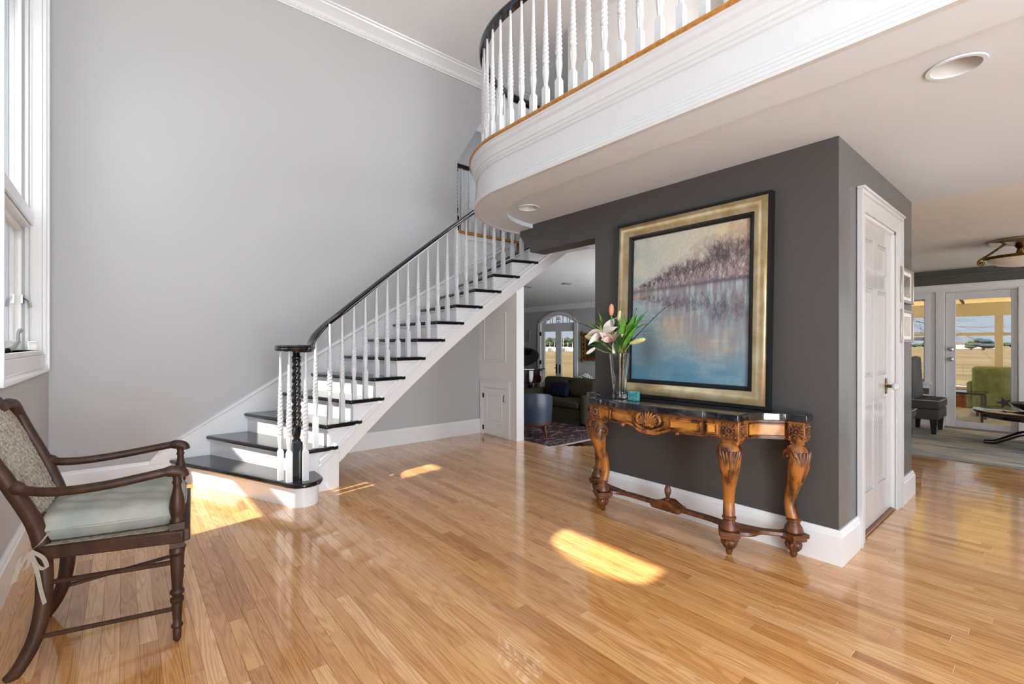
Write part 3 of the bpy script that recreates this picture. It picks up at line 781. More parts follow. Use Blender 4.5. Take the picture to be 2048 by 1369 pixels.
for sg in (-1, 1):
    apron_panel(sg * .13, sg * .335); apron_panel(sg * .355, sg * .42)
    # bead row under the narrow panel
    q = MB()
    for i in range(8): q.sphere((front_x(.388) - .004, TC + sg * (.352 + i * .01), .682), .0055, 6, 5)
    q.build('bead_row', WOODK, ct)
# end panels following the concave ends
for sg in (-1, 1):
    q = MB(); pts = []
    for i in range(7):
        a = i / 6; u = .555 + .135 * math.sin(a * PI / 2) * a ** .6 - .02; x = 2.755 + .14 * a ** .75 + .012; pts.append((x, TC + sg * (u + .006), 0))
    q.sweep([(0, .692), (.006, .692), (.006, .752), (0, .752)], pts, side=(1 if sg < 0 else -1)); q.build('end_panel', WOODP, ct)
    q = MB(); q.sweep([(0, .68), (.014, .68), (.014, .69), (0, .69)], pts, side=(1 if sg < 0 else -1)); q.sweep([(0, .752), (.012, .752), (.012, .76), (0, .76)], pts, side=(1 if sg < 0 else -1)); q.build('end_bead', WOODK, ct)
# corner blocks with carved rosettes
def rosette(parent, c, nrm, s=.036):
    q = MB(); n = Vector(nrm); a = Vector((0, 0, 1)); b2 = n.cross(a)
    c = Vector(c)
    q.sphere(c + n * .004, .010, 8, 6)
    for k in range(8):
        t = 2 * PI * k / 8; p = c + (a * math.sin(t) + b2 * math.cos(t)) * s * .52 + n * .002; q.sphere(p, .0105, 7, 5)
    for k in range(12):
        t = 2 * PI * (k + .5) / 12; p = c + (a * math.sin(t) + b2 * math.cos(t)) * s * .98; q.sphere(p, .0065, 6, 4)
    for x in (-1, 1):
        for y in (-1, 1): q.sphere(c + (a * x + b2 * y) * s * .95, .009, 6, 5)
    return q.build('rosette', WOODK, parent)
for sg in (-1, 1):
    for cx, cu, wx, wu in ((2.69, .487, .105, .105), (2.937, .742, .085, .085)):
        q = MB(); q.box((cx - wx / 2, TC + sg * cu - wu / 2, .668), (cx + wx / 2, TC + sg * cu + wu / 2, .777))
        q.box((cx - wx / 2 + .008, TC + sg * cu - wu / 2 + .008, .648), (cx + wx / 2 - .008, TC + sg * cu + wu / 2 - .008, .668))
        q.box((cx - wx / 2 + .016, TC + sg * cu - wu / 2 + .016, .635), (cx + wx / 2 - .016, TC + sg * cu + wu / 2 - .016, .648))
        blk = q.build('corner_block', WOODG, ct, bevel=.003)
        rosette(blk, (cx - wx / 2 - .001, TC + sg * cu, .722), (-1, 0, 0)); rosette(blk, (cx, TC + sg * (cu + wu / 2 + .001), .722), (0, sg, 0), .03)
# shell carving
q = MB(); sx = 2.578 + .012
for k in range(11):
    t = PI * (.08 + .84 * k / 10); L = .062 + .012 * math.sin(t)
    pts = [(sx - .012 - .012 * math.sin(i / 4 * PI), TC + math.cos(t) * (.018 + L * i / 4), .695 + math.sin(t) * (.012 + L * i / 4)) for i in range(5)]
    q.tube(pts, [.004, .006, .008, .009, .005], 6)
for k in range(5): q.sphere((sx - .02, TC + (k - 2) * .016, .70 - abs(k - 2) * .003), .011, 8, 6)
sh = q.build('shell_carving', WOODG, ct)
q = MB()
for sg in (-1, 1):
    q.tube(smooth_path([(sx - .018, TC, .655), (sx - .02, TC + sg * .05, .652), (sx - .012, TC + sg * .10, .668), (sx - .006, TC + sg * .15, .685), (sx - .004, TC + sg * .19, .682), (sx - .006, TC + sg * .205, .668)], 4), [.015, .014, .013, .013, .012, .011, .011, .010, .010, .009, .009, .009, .008, .008, .008, .008, .008, .008, .009, .009, .008][:21], 7)
    q.tube(smooth_path([(sx - .016, TC + sg * .062, .70), (sx - .02, TC + sg * .085, .725), (sx - .016, TC + sg * .075, .755), (sx - .01, TC + sg * .055, .762)], 4), .010, 7)
    q.tube(smooth_path([(sx - .014, TC + sg * .03, .665), (sx - .02, TC + sg * .07, .68), (sx - .014, TC + sg * .105, .70), (sx - .01, TC + sg * .115, .73)], 4), .009, 7)
    q.sphere((sx - .012, TC + sg * .2, .672), (.012, .014, .012), 8, 6)
q.sphere((sx - .02, TC, .652), (.015, .028, .014), 10, 6)
q.build('scroll_carving', WOODG, sh)
# legs
def console_leg(cx, cy, dirx, diry, front):
    d = Vector((dirx, diry, 0)).normalized()
    prof = [(0.006, .638, .046), (.026, .605, .058), (.034, .565, .062), (.03, .515, .056), (.014, .45, .045), (-.008, .385, .036), (-.022, .33, .032), (-.024, .285, .0315), (-.014, .245, .033), (-.002, .21, .033)]
    pts = smooth_path([(cx + d.x * o, cy + d.y * o, z) for o, z, r in prof], 3)
    rr = []
    for i in range(len(pts)):
        f = i / 3; k = min(int(f), len(prof) - 2); rr.append(prof[k][2] + (prof[k + 1][2] - prof[k][2]) * (f - k))
    q = MB(); q.tube(pts, rr, 12, flat=.92); leg = q.build('leg', WOODG, ct, smooth=60)
    # scrolls on both cheeks and an acanthus spray on the knee
    side = Vector((-d.y, d.x, 0)); q = MB()
    for sg in (-1, 1):
        sp = []
        for i in range(22):
            a = i / 21; t = a * 2.6 * PI; rad = .043 * (1 - a * .8)
            c0 = Vector((cx, cy, .585)) + d * (.016) + side * sg * (.050 + .010 * a)
            sp.append(c0 + d * (rad * math.cos(t)) + Vector((0, 0, rad * math.sin(t))))
        q.tube(sp, [.010 - .004 * i / 21 for i in range(22)], 6)
        q.sphere(Vector((cx, cy, .585)) + d * .016 + side * sg * .062, .011, 8, 6)
    q.build('scroll', WOODK, leg)
    q = MB()
    for k in range(-3, 4):
        pp = []
        for i in range(7):
            a = i / 6; z = .61 - .17 * a * (1 - .07 * abs(k)); o = .032 - .02 * a ** 1.5; rad = .058 - .012 * a
            th = k * .36 * (1 - .72 * a) ; pp.append(Vector((cx, cy, z)) + d * (o + rad * math.cos(th)) + side * (rad * math.sin(th)))
        q.tube(pp, [.006, .009, .010, .010, .009, .007, .004], 6)
    q.build('acanthus_leaf', WOODK, leg)
    q = MB(); q.lathe([(.03, .225), (.038, .218), (.038, .208), (.03, .202), (.034, .19), (.044, .175), (.048, .16), (.05, .15), (.044, .142)], (cx, cy, 0), 20); q.build('ankle_collar', WOODK, leg)
    q = MB(); q.cbox((cx, cy, .128), (.112, .112, .026), math.atan2(diry, dirx)); q.cbox((cx, cy, .106), (.096, .096, .02), math.atan2(diry, dirx)); q.build('foot_block', WOODK, leg, bevel=.004)
    q = MB(); q.lathe([(.02, .098), (.036, .09), (.043, .074), (.038, .055), (.024, .036), (.018, .03), (.019, .02), (.015, .008), (.012, 0)], (cx, cy, 0), 36, lambda t, z: (1 + .07 * math.cos(12 * t)) if z > .032 else 1); q.build('foot', WOODK, leg, smooth=50)
FL = [(2.69, TC - .462, -1, -.55), (2.69, TC + .462, -1, .55), (2.937, TC - .715, -.45, -1), (2.937, TC + .715, -.45, 1)]
for cx, cy, dx, dy in FL: console_leg(cx, cy, dx, dy, dx == -1)
# low stretcher
q = MB(); RPF = [(-.022, 0), (.022, 0), (.026, .006), (.022, .022), (-.022, .022), (-.026, .006)]
for sg in (-1, 1):
    q.sweep(RPF, smooth_path([(2.73, TC + sg * .44, .118), (2.78, TC + sg * .39, .118), (2.80, TC + sg * .30, .118), (2.80, TC + sg * .18, .118), (2.80, TC + sg * .08, .118)], 5))
    q.sweep(RPF, smooth_path([(2.915, TC + sg * .68, .116), (2.86, TC + sg * .60, .116), (2.83, TC + sg * .50, .116), (2.805, TC + sg * .36, .116)], 5))
    q.sweep(RPF, smooth_path([(2.72, TC + sg * .49, .114), (2.76, TC + sg * .545, .114), (2.83, TC + sg * .565, .114), (2.89, TC + sg * .63, .114), (2.91, TC + sg * .69, .114)], 5))
q.build('stretcher', WOODK, ct, smooth=35)
q = MB(); q.box((2.755, TC - .1, .105), (2.845, TC + .1, .118)); q.prism([(TC - .105, .118), (TC + .105, .118), (TC + .105, .138), (TC + .085, .142), (TC + .03, .172), (TC - .03, .172), (TC - .085, .142), (TC - .105, .138)], 2.75, 2.85, 'x'); cb = q.build('stretcher_block', WOODK, ct, bevel=.003)
q = MB(); q.lathe([(.024, .17), (.02, .178), (.010, .186), (.014, .196), (.020, .215), (.022, .235), (.016, .26), (.006, .274), (.001, .277)], (2.80, TC, 0), 24, lambda t, z: 1 + (.06 * math.cos(10 * t) if z > .2 else 0)); q.build('finial', WOODK, cb)

# ================================================================== LEANING PAINTING
GOLD = mat('gold_leaf', '#c9a566', .33, .75, var=((14, 14, 14), '#8f6a38', .35, .72), bump=((60, 60, 60), .35))
SILV = mat('champagne_leaf', '#c4b593', .30, .7, var=((9, 9, 9), '#a98f60', .36, .7), bump=((60, 60, 60), .35))
BLKF = mat('black_frame_paint', '#0f0f10', .3)
PW, PH = 1.125, 1.315
pt = thing('framed_painting', 'large lake landscape in a gold frame leaning against the charcoal wall', 'painting', (2.965, 1.685, .8205))
pt.rotation_euler = (0, math.radians(2.1), 0)     # leans back towards the wall
# local frame: x depth (front is -x), y across, z up
def ring(y0, y1, z0, z1, prof):
    """mitred picture frame: prof (inset, depth) loop"""
    q = MB(); k = len(prof)
    vs = []
    for cy, cz, sy, sz in ((y0, z0, 1, 1), (y1, z0, -1, 1), (y1, z1, -1, -1), (y0, z1, 1, -1)):
        for i, d in prof: vs.append((d, cy + sy * i, cz + sz * i))
    q.add(vs, [(c * k + j, c * k + (j + 1) % k, ((c + 1) % 4) * k + (j + 1) % k, ((c + 1) % 4) * k + j) for c in range(4) for j in range(k)])
    return q
H2 = PW / 2
ring(-H2, H2, 0, PH, [(0, -.0), (0, -.05), (.018, -.05), (.022, -.04), (.022, 0)]).build('outer_edge', BLKF, pt, local=True, smooth=20)
ring(-H2, H2, 0, PH, [(.018, -.004), (.018, -.046), (.024, -.058), (.036, -.064), (.055, -.062), (.08, -.05), (.098, -.038), (.108, -.036), (.108, -.004)]).build('gilded_frame', SILV, pt, local=True, smooth=40)
ring(-H2, H2, 0, PH, [(.104, -.006), (.104, -.040), (.118, -.040), (.124, -.030), (.132, -.026), (.132, -.006)]).build('inner_liner', BLKF, pt, local=True, smooth=20)
def canvas():
    NU, NV = 230, 270; iy = H2 - .128; z0, z1 = .128, PH - .128
    rnd = random.Random(11)
    import numpy as np
    rs = np.random.RandomState(4)
    def fb(nu, nv, k):          # smooth value noise
        g = rs.rand(nv + 2, nu + 2)
        U = np.linspace(0, nu, NU + 1); V = np.linspace(0, nv, NV + 1)
        iu = np.clip(U.astype(int), 0, nu); iv = np.clip(V.astype(int), 0, nv)
        fu = U - iu; fv = V - iv; fu = fu * fu * (3 - 2 * fu); fv = fv * fv * (3 - 2 * fv)
        a = g[iv][:, iu]; b = g[iv][:, iu + 1]; c = g[iv + 1][:, iu]; d = g[iv + 1][:, iu + 1]
        return (a * (1 - fu) + b * fu) * (1 - fv)[:, None] + (c * (1 - fu) + d * fu) * fv[:, None]
    U, V = np.meshgrid(np.linspace(0, 1, NU + 1), np.linspace(0, 1, NV + 1))      # U across (0 = far/left in view), V up
    def col(h): return np.array(lin(h)[:3])
    def mixa(a, b, f): f = np.clip(f, 0, 1)[..., None]; return a * (1 - f) + b * f
    n1 = fb(5, 6, 0); n2 = fb(14, 9, 0); n3 = fb(60, 8, 0); n4 = fb(8, 70, 0); n5 = fb(40, 40, 0); n6 = fb(110, 130, 0); n7 = fb(9, 26, 0)
    sky = np.ones((NV + 1, NU + 1, 3)) * col('#c3c3b4')
    sky = mixa(sky, col('#9db2bb'), (n1 * .6 + n2 * .6 - .5) * 2.4 * (1.15 - U)); sky = mixa(sky, col('#d9cba6'), (n2 * .5 + n1 * .4 + U * .35 + V * .1 - .62) * 1.8)
    sky = mixa(sky, col('#d6b78d'), (U * .7 + V * .7 - 1.15 + n2 * .3) * 1.3)
    hz = .615 + .03 * U                                 # shore line
    wat = np.ones_like(sky) * col('#8aa3ad')
    wat = mixa(wat, col('#5d8599'), (.34 - V) * 1.9 + n7 * .5 - .15); wat = mixa(wat, col('#b4bcb8'), (V - .36) * 2.4 + n4 * .6 - .3)
    wat = mixa(wat, col('#5a666a'), np.exp(-((U - .17) ** 2 / .012 + (V - .22) ** 2 / .03)) * .8)
    wat = mixa(wat, col('#b9a386'), np.exp(-((U - .42) ** 2 / .02 + (V - .36) ** 2 / .012)) * (.5 + n4 * .6)); wat = mixa(wat, col('#c5ad8b'), np.exp(-((U - .75) ** 2 / .03 + (V - .25) ** 2 / .008)) * (.3 + n4 * .7))
    wat = mixa(wat, col('#57849b'), np.exp(-((V - .05) ** 2 / .006)) * .7 * n7 * 1.6)
    img = np.where((V > hz)[..., None], sky, wat)
    ht = .03 + .33 * np.clip(U - .02, 0, 1) ** 1.0 * (.8 + .4 * n2[0][None, :]) + .02 * n3[0][None, :]
    up = (V - hz) / ht; dn = (hz - V) / (ht * 1.5)
    tex = n5 * .55 + n6 * .7 + n3 * .3
    fu = np.where((up > 0) & (up < 1.1), np.clip(1.15 - up, 0, 1) ** .5 * np.clip(tex * 2.0 - .68, 0, 1), 0)
    img = mixa(img, col('#86737a'), fu * .9); img = mixa(img, col('#a98f84'), fu * n2 * .55); img = mixa(img, col('#6f6a7c'), fu * np.clip(1 - up * 2.2, 0, 1) * .6)
    fd = np.where((dn > 0) & (dn < 1.2), np.clip(1.25 - dn, 0, 1) ** .7 * np.clip((n3 * 1.1 + n6 * .35) * 1.8 - .6, 0, 1), 0)
    img = mixa(img, col('#74707e'), fd * .85); img = mixa(img, col('#a5907f'), fd * n3 * .4)
    band = np.exp(-((V - hz - .004) / .016) ** 2); img = mixa(img, col('#5c5263'), band * (.45 + .45 * U))
    warm = np.exp(-((V - hz + .03) / .02) ** 2) * np.clip(.35 - U, 0, 1) * 2.2; img = mixa(img, col('#b98f78'), warm * .8)
    # trunks and branches
    def dab(u, v, f, c):
        i = int(u * NU); j = int(v * NV)
        if 0 <= i <= NU and 0 <= j <= NV: img[j, i] = img[j, i] * (1 - f) + col(c) * f
    def branch(u, v, ang, ln, lev):
        st = max(2, int(ln * 420))
        for s in range(st):
            u += math.cos(ang) * ln / st; v += math.sin(ang) * ln / st * .86; ang += rnd.uniform(-.06, .06)
            f = .3 if lev > 2 else .2; dab(u, v, f, '#4f4450'); dab(u, 2 * (.615 + .03 * u) - v, f * .5, '#554c59')
        if lev > 0:
            for _ in range(3 if lev > 1 else 2): branch(u, v, ang * .8 + PI * .1 + rnd.uniform(-.6, .6), ln * rnd.uniform(.62, .9), lev - 1)
    for k in range(44):
        u = .08 + .90 * (k + rnd.random()) / 44; h = .03 + .33 * max(u - .02, 0) ** 1.0
        branch(u, .615 + .03 * u, PI / 2 + rnd.uniform(-.16, .16), h * rnd.uniform(.2, .34), 4)
    jit = (rs.rand(NV + 1, NU + 1, 1) - .5) * .07 + ((n6 - .5) * .16)[..., None]; img = np.clip(img * (1 + jit), 0, 1) * .95
    me = bpy.data.meshes.new('canvas'); vs = []; fs = []
    for j in range(NV + 1):
        for i in range(NU + 1): vs.append((-.012 - .0012 * float(n6[j, i]), iy - 2 * iy * i / NU, z0 + (z1 - z0) * j / NV))
    for j in range(NV):
        for i in range(NU):
            a = j * (NU + 1) + i; fs.append((a, a + NU + 1, a + NU + 2, a + 1))
    me.from_pydata(vs, [], fs); me.update()
    ca = me.color_attributes.new('paint', 'FLOAT_COLOR', 'POINT')
    flat = np.ones((NV + 1, NU + 1, 4), dtype=np.float32); flat[..., :3] = img; ca.data.foreach_set('color', flat.ravel())
    m = bpy.data.materials.new('oil_paint'); m.use_nodes = True; nt = m.node_tree; bs = nt.nodes['Principled BSDF']
    at = nt.nodes.new('ShaderNodeAttribute'); at.attribute_name = 'paint'; nt.links.new(at.outputs['Color'], bs.inputs['Base Color']); bs.inputs['Roughness'].default_value = .42; bs.inputs['Specular IOR Level'].default_value = .3
    me.materials.append(m); me.shade_smooth()
    o = bpy.data.objects.new('canvas', me); COL.objects.link(o); o.parent = pt
    q = MB(); q.box((-.010, -iy - .02, z0 - .02), (-.002, iy + .02, z1 + .02)); q.build('backing', BLKF, pt, local=True)
canvas()

# ================================================================== VASE OF LILIES
VX, VY, VZ = 2.745, 2.065, .8205
def cut_glass():
    m = bpy.data.materials.new('crystal'); m.use_nodes = True; b = m.node_tree.nodes['Principled BSDF']
    b.inputs['Base Color'].default_value = (.97, .98, .98, 1); b.inputs['Roughness'].default_value = .02; b.inputs['Transmission Weight'].default_value = 1; b.inputs['IOR'].default_value = 1.48
    return m
CRY = cut_glass(); 
vs_ = thing('crystal_vase', 'clear cut crystal vase holding lilies on the console table', 'vase', (VX, VY, VZ))
q = MB(); fl = lambda t, z: 1 + .035 * math.cos(10 * t)
outer = [(.040, 0), (.048, .004), (.050, .02), (.047, .045), (.052, .10), (.060, .18), (.068, .26), (.073, .328)]
inner = [(.067, .328), (.061, .26), (.053, .18), (.045, .10), (.040, .05), (.036, .035), (.0, .034)]
q.lathe(outer + inner, (VX, VY, VZ), 40, fl, cap=False); q.poly([(VX + .04 * math.cos(2 * PI * k / 40), VY + .04 * math.sin(2 * PI * k / 40), VZ) for k in range(40)])
q.build('vase_body', CRY, vs_, smooth=50)
WAT = bpy.data.materials.new('vase_water'); WAT.use_nodes = True; _b = WAT.node_tree.nodes['Principled BSDF']; _b.inputs['Transmission Weight'].default_value = 1; _b.inputs['IOR'].default_value = 1.33; _b.inputs['Roughness'].default_value = 0; _b.inputs['Base Color'].default_value = (.93, .96, .95, 1)
q = MB(); q.lathe([(.0, .037), (.035, .038), (.039, .052), (.044, .10), (.052, .18), (.056, .225), (0, .225)], (VX, VY, VZ), 40, fl, cap=False); q.build('water', WAT, vs_, smooth=40)
LEAF = mat('lily_leaf', '#3f7a2c', .35, spec=.5, var=((20, 20, 20), '#6aa23a', .4, .7)); LEAFD = mat('dark_leaf', '#23491f', .35, var=((20, 20, 20), '#3d6b2b', .4, .7))
STEM = mat('green_stem', '#6f9a45', .5); TWIG = mat('willow_twig', '#4a342a', .6); TWIGB = mat('bleached_stem', '#8b6a4a', .6)
PETW = mat('white_petal', '#f0e9e2', .45, var=((40, 40, 40), '#e6d9cf', .4, .8)); PETP = mat('pink_petal', '#e0bab4', .45, var=((30, 30, 30), '#f0d6cd', .35, .7)); PETY = mat('pale_bud', '#dfe0a8', .45, var=((30, 30, 30), '#c3d27c', .4, .7)); PETR = mat('coral_bud', '#d98a70', .45, var=((30, 30, 30), '#c9a87a', .4, .7))
ANTH = mat('rust_anther', '#a4622a', .7)
def blade(q, base, d, L, W, up=(0, 0, 1), curl=0.0, n=7, cup=.25):
    d = Vector(d).normalized(); s = d.cross(Vector(up))
    if s.length < 1e-3: s = Vector((1, 0, 0))
    s.normalize(); nn = s.cross(d).normalized(); base = Vector(base); k0 = len(q.v); vs = []
    for i in range(n + 1):
        a = i / n; w = W * math.sin(PI * min(1, .08 + .92 * a)) ** .75 if a < 1 else 0.0
        w = W * max(0.0, math.sin(PI * (.05 + .95 * a) ** .8)) ** 1.1 + W * .04 * (1 - a)
        c = base + d * (L * a) + nn * (-curl * L * a * a)
        for t in (-1, -.45, 0, .45, 1): vs.append(c + s * (w * t) + nn * (cup * w * t * t))
    q.add(vs, [(i * 5 + j, i * 5 + j + 1, i * 5 + 6 + j, i * 5 + 5 + j) for i in range(n) for j in range(4)])
MOUTH = Vector((VX, VY, VZ + .30))
def vase_plant(name, label, cat, group=None): return thing(name, label, cat, (VX, VY, VZ + .05), 0, group)
def stem_path(tip, k=0.0):
    tip = Vector(tip); a = random.uniform(0, 6.28); b0 = Vector((VX + .02 * math.cos(a), VY + .02 * math.sin(a), VZ + .06)); mo = MOUTH + Vector(((tip.x - VX) * .16, (tip.y - VY) * .16, 0))
    mo.x = max(VX - .045, min(VX + .045, mo.x)); mo.y = max(VY - .045, min(VY + .045, mo.y))
    return smooth_path([b0, mo, mo.lerp(tip, .55) + Vector((0, 0, k)), tip], 6)
def lily(name, label, tip, d, L, W, pm, openness=.9, curl=.35):
    t = vase_plant(name, label, 'flower')
    q = MB(); q.tube(stem_path(Vector(tip) - Vector(d).normalized() * .02), .0045, 6); q.build('stem', STEM, t)
    d = Vector(d).normalized(); a = d.orthogonal().normalized(); b = d.cross(a)
    for k in range(6):
        th = 2 * PI * k / 6; out = a * math.cos(th) + b * math.sin(th)
        q = MB(); blade(q, Vector(tip) + out * .006, d * (1.15 - openness * .75) + out * openness, L * (1 if k % 2 else .93), W * (1 if k % 2 else .72), up=out.cross(d), curl=0, n=8)
        # orient and recurve: bend outward tips away from axis
        q2 = []
        for v in q.v:
            r = Vector(v) - Vector(tip); h = r.length; q2.append(tuple(Vector(tip) + r - d * (curl * h * h * 4.0) ))
        q.v = q2; q.build('petal', pm, t, smooth=60)
    q = MB()
    for k in range(6):
        th = 2 * PI * k / 6 + .4; out = a * math.cos(th) + b * math.sin(th); e = Vector(tip) + d * .062 + out * .026
        q.tube([Vector(tip), Vector(tip) + d * .035 + out * .008, e], .0012, 5); 
    q.build('filament', PETY, t)
    q = MB()
    for k in range(6):
        th = 2 * PI * k / 6 + .4; out = a * math.cos(th) + b * math.sin(th); q.sphere(Vector(tip) + d * .063 + out * .027, (.005, .004, .0035), 6, 4)
    q.build('anther', ANTH, t)
def bud(name, label, base, d, L, r, pm, stem=True):
    t = vase_plant(name, label, 'flower bud'); d = Vector(d).normalized()
    q = MB(); q.tube(stem_path(base), .004, 6); q.build('stem', STEM, t)
    q = MB(); n = 9; pts = [Vector(base) + d * (L * i / n) for i in range(n + 1)]
    q.tube(pts, [r * (.35 + .65 * math.sin(PI * min(1, (i / n) * .8 + .12))) if i < n else r * .12 for i in range(n + 1)], 9); q.build('bud', pm, t, smooth=60)
def spray(name, label, leaves, m, cat='leaf spray'):
    t = vase_plant(name, label, cat)
    tip = leaves[0][0]
    q = MB(); q.tube(stem_path(tip), .004, 6); q.build('stem', STEM, t)
    for base, d, L, W in leaves:
        q = MB(); blade(q, base, d, L, W, curl=random.uniform(-.1, .35)); q.build('leaf', m, t, smooth=60)
# camera sees -x side; left in view = +y (and -x), right = -y
def vp(dy, dz, dx=0.0): return (VX + dx, VY + dy, VZ + dz)
lily('white_lily', 'open white lily, largest bloom in the crystal vase', vp(.085, .475, -.08), (-.72, .15, .75), .165, .034, PETW, .95, .5)
lily('pink_lily', 'open pink lily low above the rim of the crystal vase', vp(-.01, .42, -.085), (-.55, -.15, .85), .125, .029, PETP, .72, .3)
bud('coral_lily_bud', 'upright coral lily bud at the top of the bouquet', vp(.035, .60, -.05), (0, -.03, 1), .085, .019, PETR)
bud('green_lily_bud', 'small greenish lily bud beside the coral bud', vp(-.02, .56, -.04), (.0, -.2, 1), .075, .013, PETY)
bud('cream_lily_bud', 'cream lily bud drooping on the window side of the bouquet', vp(.14, .42, -.06), (-.15, 1, .28), .125, .021, PETY)
bud('white_lily_bud', 'white half-closed lily bud hanging below the white lily', vp(.16, .365, -.08), (-.2, .75, -.5), .085, .014, PETW)
bud('yellow_lily_bud', 'pale yellow lily bud lying out towards the painting', vp(-.115, .40, -.03), (-.1, -1, .22), .135, .019, PETY)
bud('closed_pink_bud', 'slim white bud standing inside the vase rim', vp(.01, .30, -.05), (-.05, .05, 1), .10, .012, PETW)
spray('leaf_spray', 'tall green leaf spray leaning towards the painting', [(vp(-.06, .38, -.06), (-.2, -.25, 1), .24, .026), (vp(-.09, .41, -.05), (-.2, -.6, 1), .23, .026), (vp(-.07, .36, -.06), (-.2, -.9, .9), .24, .024), (vp(-.09, .42, -.02), (-.05, -.35, 1), .20, .026), (vp(-.11, .47, -.02), (0, -.55, 1), .20, .016), (vp(-.10, .45, -.03), (-.1, -.8, .9), .20, .019), (vp(-.13, .50, -.02), (-.05, -.75, .75), .17, .018), (vp(-.12, .47, -.04), (-.1, -1, .62), .19, .016), (vp(-.08, .40, -.05), (-.2, -.4, 1), .17, .016)], LEAF)
spray('leaf_spray', 'bright green leaf spray at the window side of the bouquet', [(vp(.10, .40, -.06), (-.2, .7, .7), .19, .026), (vp(.08, .44, -.02), (-.1, .45, 1), .19, .026), (vp(.10, .37, -.05), (-.2, 1, .4), .18, .026), (vp(.15, .47, -.03), (-.1, .55, .8), .15, .024), (vp(.13, .50, -.02), (-.05, .3, 1), .15, .019), (vp(.16, .43, -.05), (-.2, .9, .35), .15, .020), (vp(.12, .45, .02), (.1, .8, .55), .14, .018)], LEAF)
spray('leaf_spray', 'dark leaf spray behind the blooms in the vase', [(vp(.05, .37, -.07), (-.5, .8, .3), .15, .028), (vp(-.04, .38, -.07), (-.5, -.5, .6), .13, .025), (vp(.0, .42, .0), (.0, .1, 1), .20, .024), (vp(.06, .47, .01), (.05, .3, 1), .18, .024), (vp(-.02, .50, .0), (.0, -.75, .6), .14, .022), (vp(.10, .42, -.04), (-.25, .9, .1), .13, .022), (vp(.03, .40, -.06), (-.4, .3, .6), .11, .020), (vp(-.06, .36, -.05), (-.4, -.5, .7), .11, .018), (vp(-.03, .34, -.07), (-.5, -.3, .75), .10, .017)], LEAFD)
def twig(name, label, pts, m, catk=True, thick=.0035):
    t = vase_plant(name, label, 'branch', 'woody stems in the vase' if name == 'woody_stem' else None); P = smooth_path([(VX, VY, VZ + .06)] + pts, 7); n = len(P)
    q = MB(); q.tube(P, [thick * (1 - .6 * i / n) for i in range(n)], 6); q.build('stem', m, t)
    if catk:
        q = MB(); rr = random.Random(len(pts) + int(pts[-1][1] * 100))
        for i in range(n // 2, n - 1, 3):
            p = P[i]; dd = Vector((rr.uniform(-.3, .3), rr.uniform(-1, 1), 1)).normalized() * .012; q.tube([p, p + dd], [.003, .0018], 5)
        q.build('twig_bud', m, t)
MO = vp(.02, .32)
twig('bare_branch', 'long bare branch arching out towards the living room', [vp(.04, .33), vp(.14, .46), vp(.30, .53), vp(.43, .575), vp(.475, .64)], TWIG)
twig('bare_branch', 'dark budding twig reaching across the painting', [vp(-.04, .33), vp(-.16, .45, -.02), vp(-.30, .56, -.04), vp(-.40, .63, -.05), vp(-.475, .655, -.05)], TWIG)
twig('bare_branch', 'short thin twig curving low before the painting', [vp(-.03, .33), vp(-.14, .44, -.02), vp(-.20, .475, -.02), vp(-.29, .482, -.02)], TWIG, False, .002)
twig('bare_branch', 'upright thin twig between the leaf sprays', [vp(-.03, .33), vp(-.07, .45), vp(-.12, .57), vp(-.15, .65)], TWIG, True, .0025)
twig('pussy_willow_branch', 'pale catkin twig rising behind the white lily', [vp(.02, .33), vp(.07, .47, .02), vp(.10, .58, .03)], TWIGB)
for dx, dy in ((.02, .015), (-.02, .02), (.0, -.022), (-.022, -.012)):
    twig('woody_stem', 'brown woody stem standing in the water of the crystal vase', [vp(dy * .9, .2, dx * .9), vp(dy * 1.6, .345, dx * 1.6)], TWIGB, False, .007)

TEAL = mat('teal_glass', '#3f9d9f', .12, 0, .7, var=((30, 30, 30), '#8fd0cf', .45, .7)); TEAL.node_tree.nodes['Principled BSDF'].inputs['Transmission Weight'].default_value = .35
q = MB(); q.cbox((2.72, 1.925, .8205 + .033), (.03, .082, .066), .1); tg = q.build('teal_glass_block', TEAL, bevel=.004); tag(tg, 'small teal glass block beside the vase', 'ornament')

# ================================================================== CANE ARMCHAIR
CW = mat('dark_walnut', '#3e2517', .48, spec=.3, var=((30, 30, 6), '#24140c', .4, .75), bump=((60, 60, 12), .15))
CANE = mat('woven_cane', '#a89d8c', .6, var=((60, 60, 60), '#6f6656', .4, .7))
ch = thing('armchair', 'dark walnut armchair with a caned back beside the window', 'chair', (-.049, 2.659, 0), math.radians(-5.5))
B = lambda q, n, m=CW, **k: q.build(n, m, ch, local=True, **k)
# front legs: turned
def turned(x, y):
    q = MB()
    q.lathe([(.006, 0), (.014, .012), (.015, .05), (.013, .055), (.02, .062), (.02, .07), (.014, .078), (.016, .10), (.0185, .155), (.018, .16), (.024, .166), (.024, .178), (.017, .184), (.018, .192), (.025, .20), (.025, .21), (.017, .218), (.019, .235), (.0245, .345), (.0245, .352), (.018, .358), (.027, .366), (.027, .384), (.019, .392)], (x, y, 0), 18)
    q.cbox((x, y, .44), (.05, .05, .10))
    return q
for y in (-.3, .3):
    B(turned(.25, y), 'leg', smooth=45)
    q = MB(); q.lathe([(.021, .488), (.024, .497), (.018, .505), (.023, .52), (.0275, .55), (.024, .585), (.016, .62), (.0135, .64), (.018, .652), (.014, .662), (.017, .68)], (.25, y, 0), 18); B(q, 'arm_post', smooth=60)
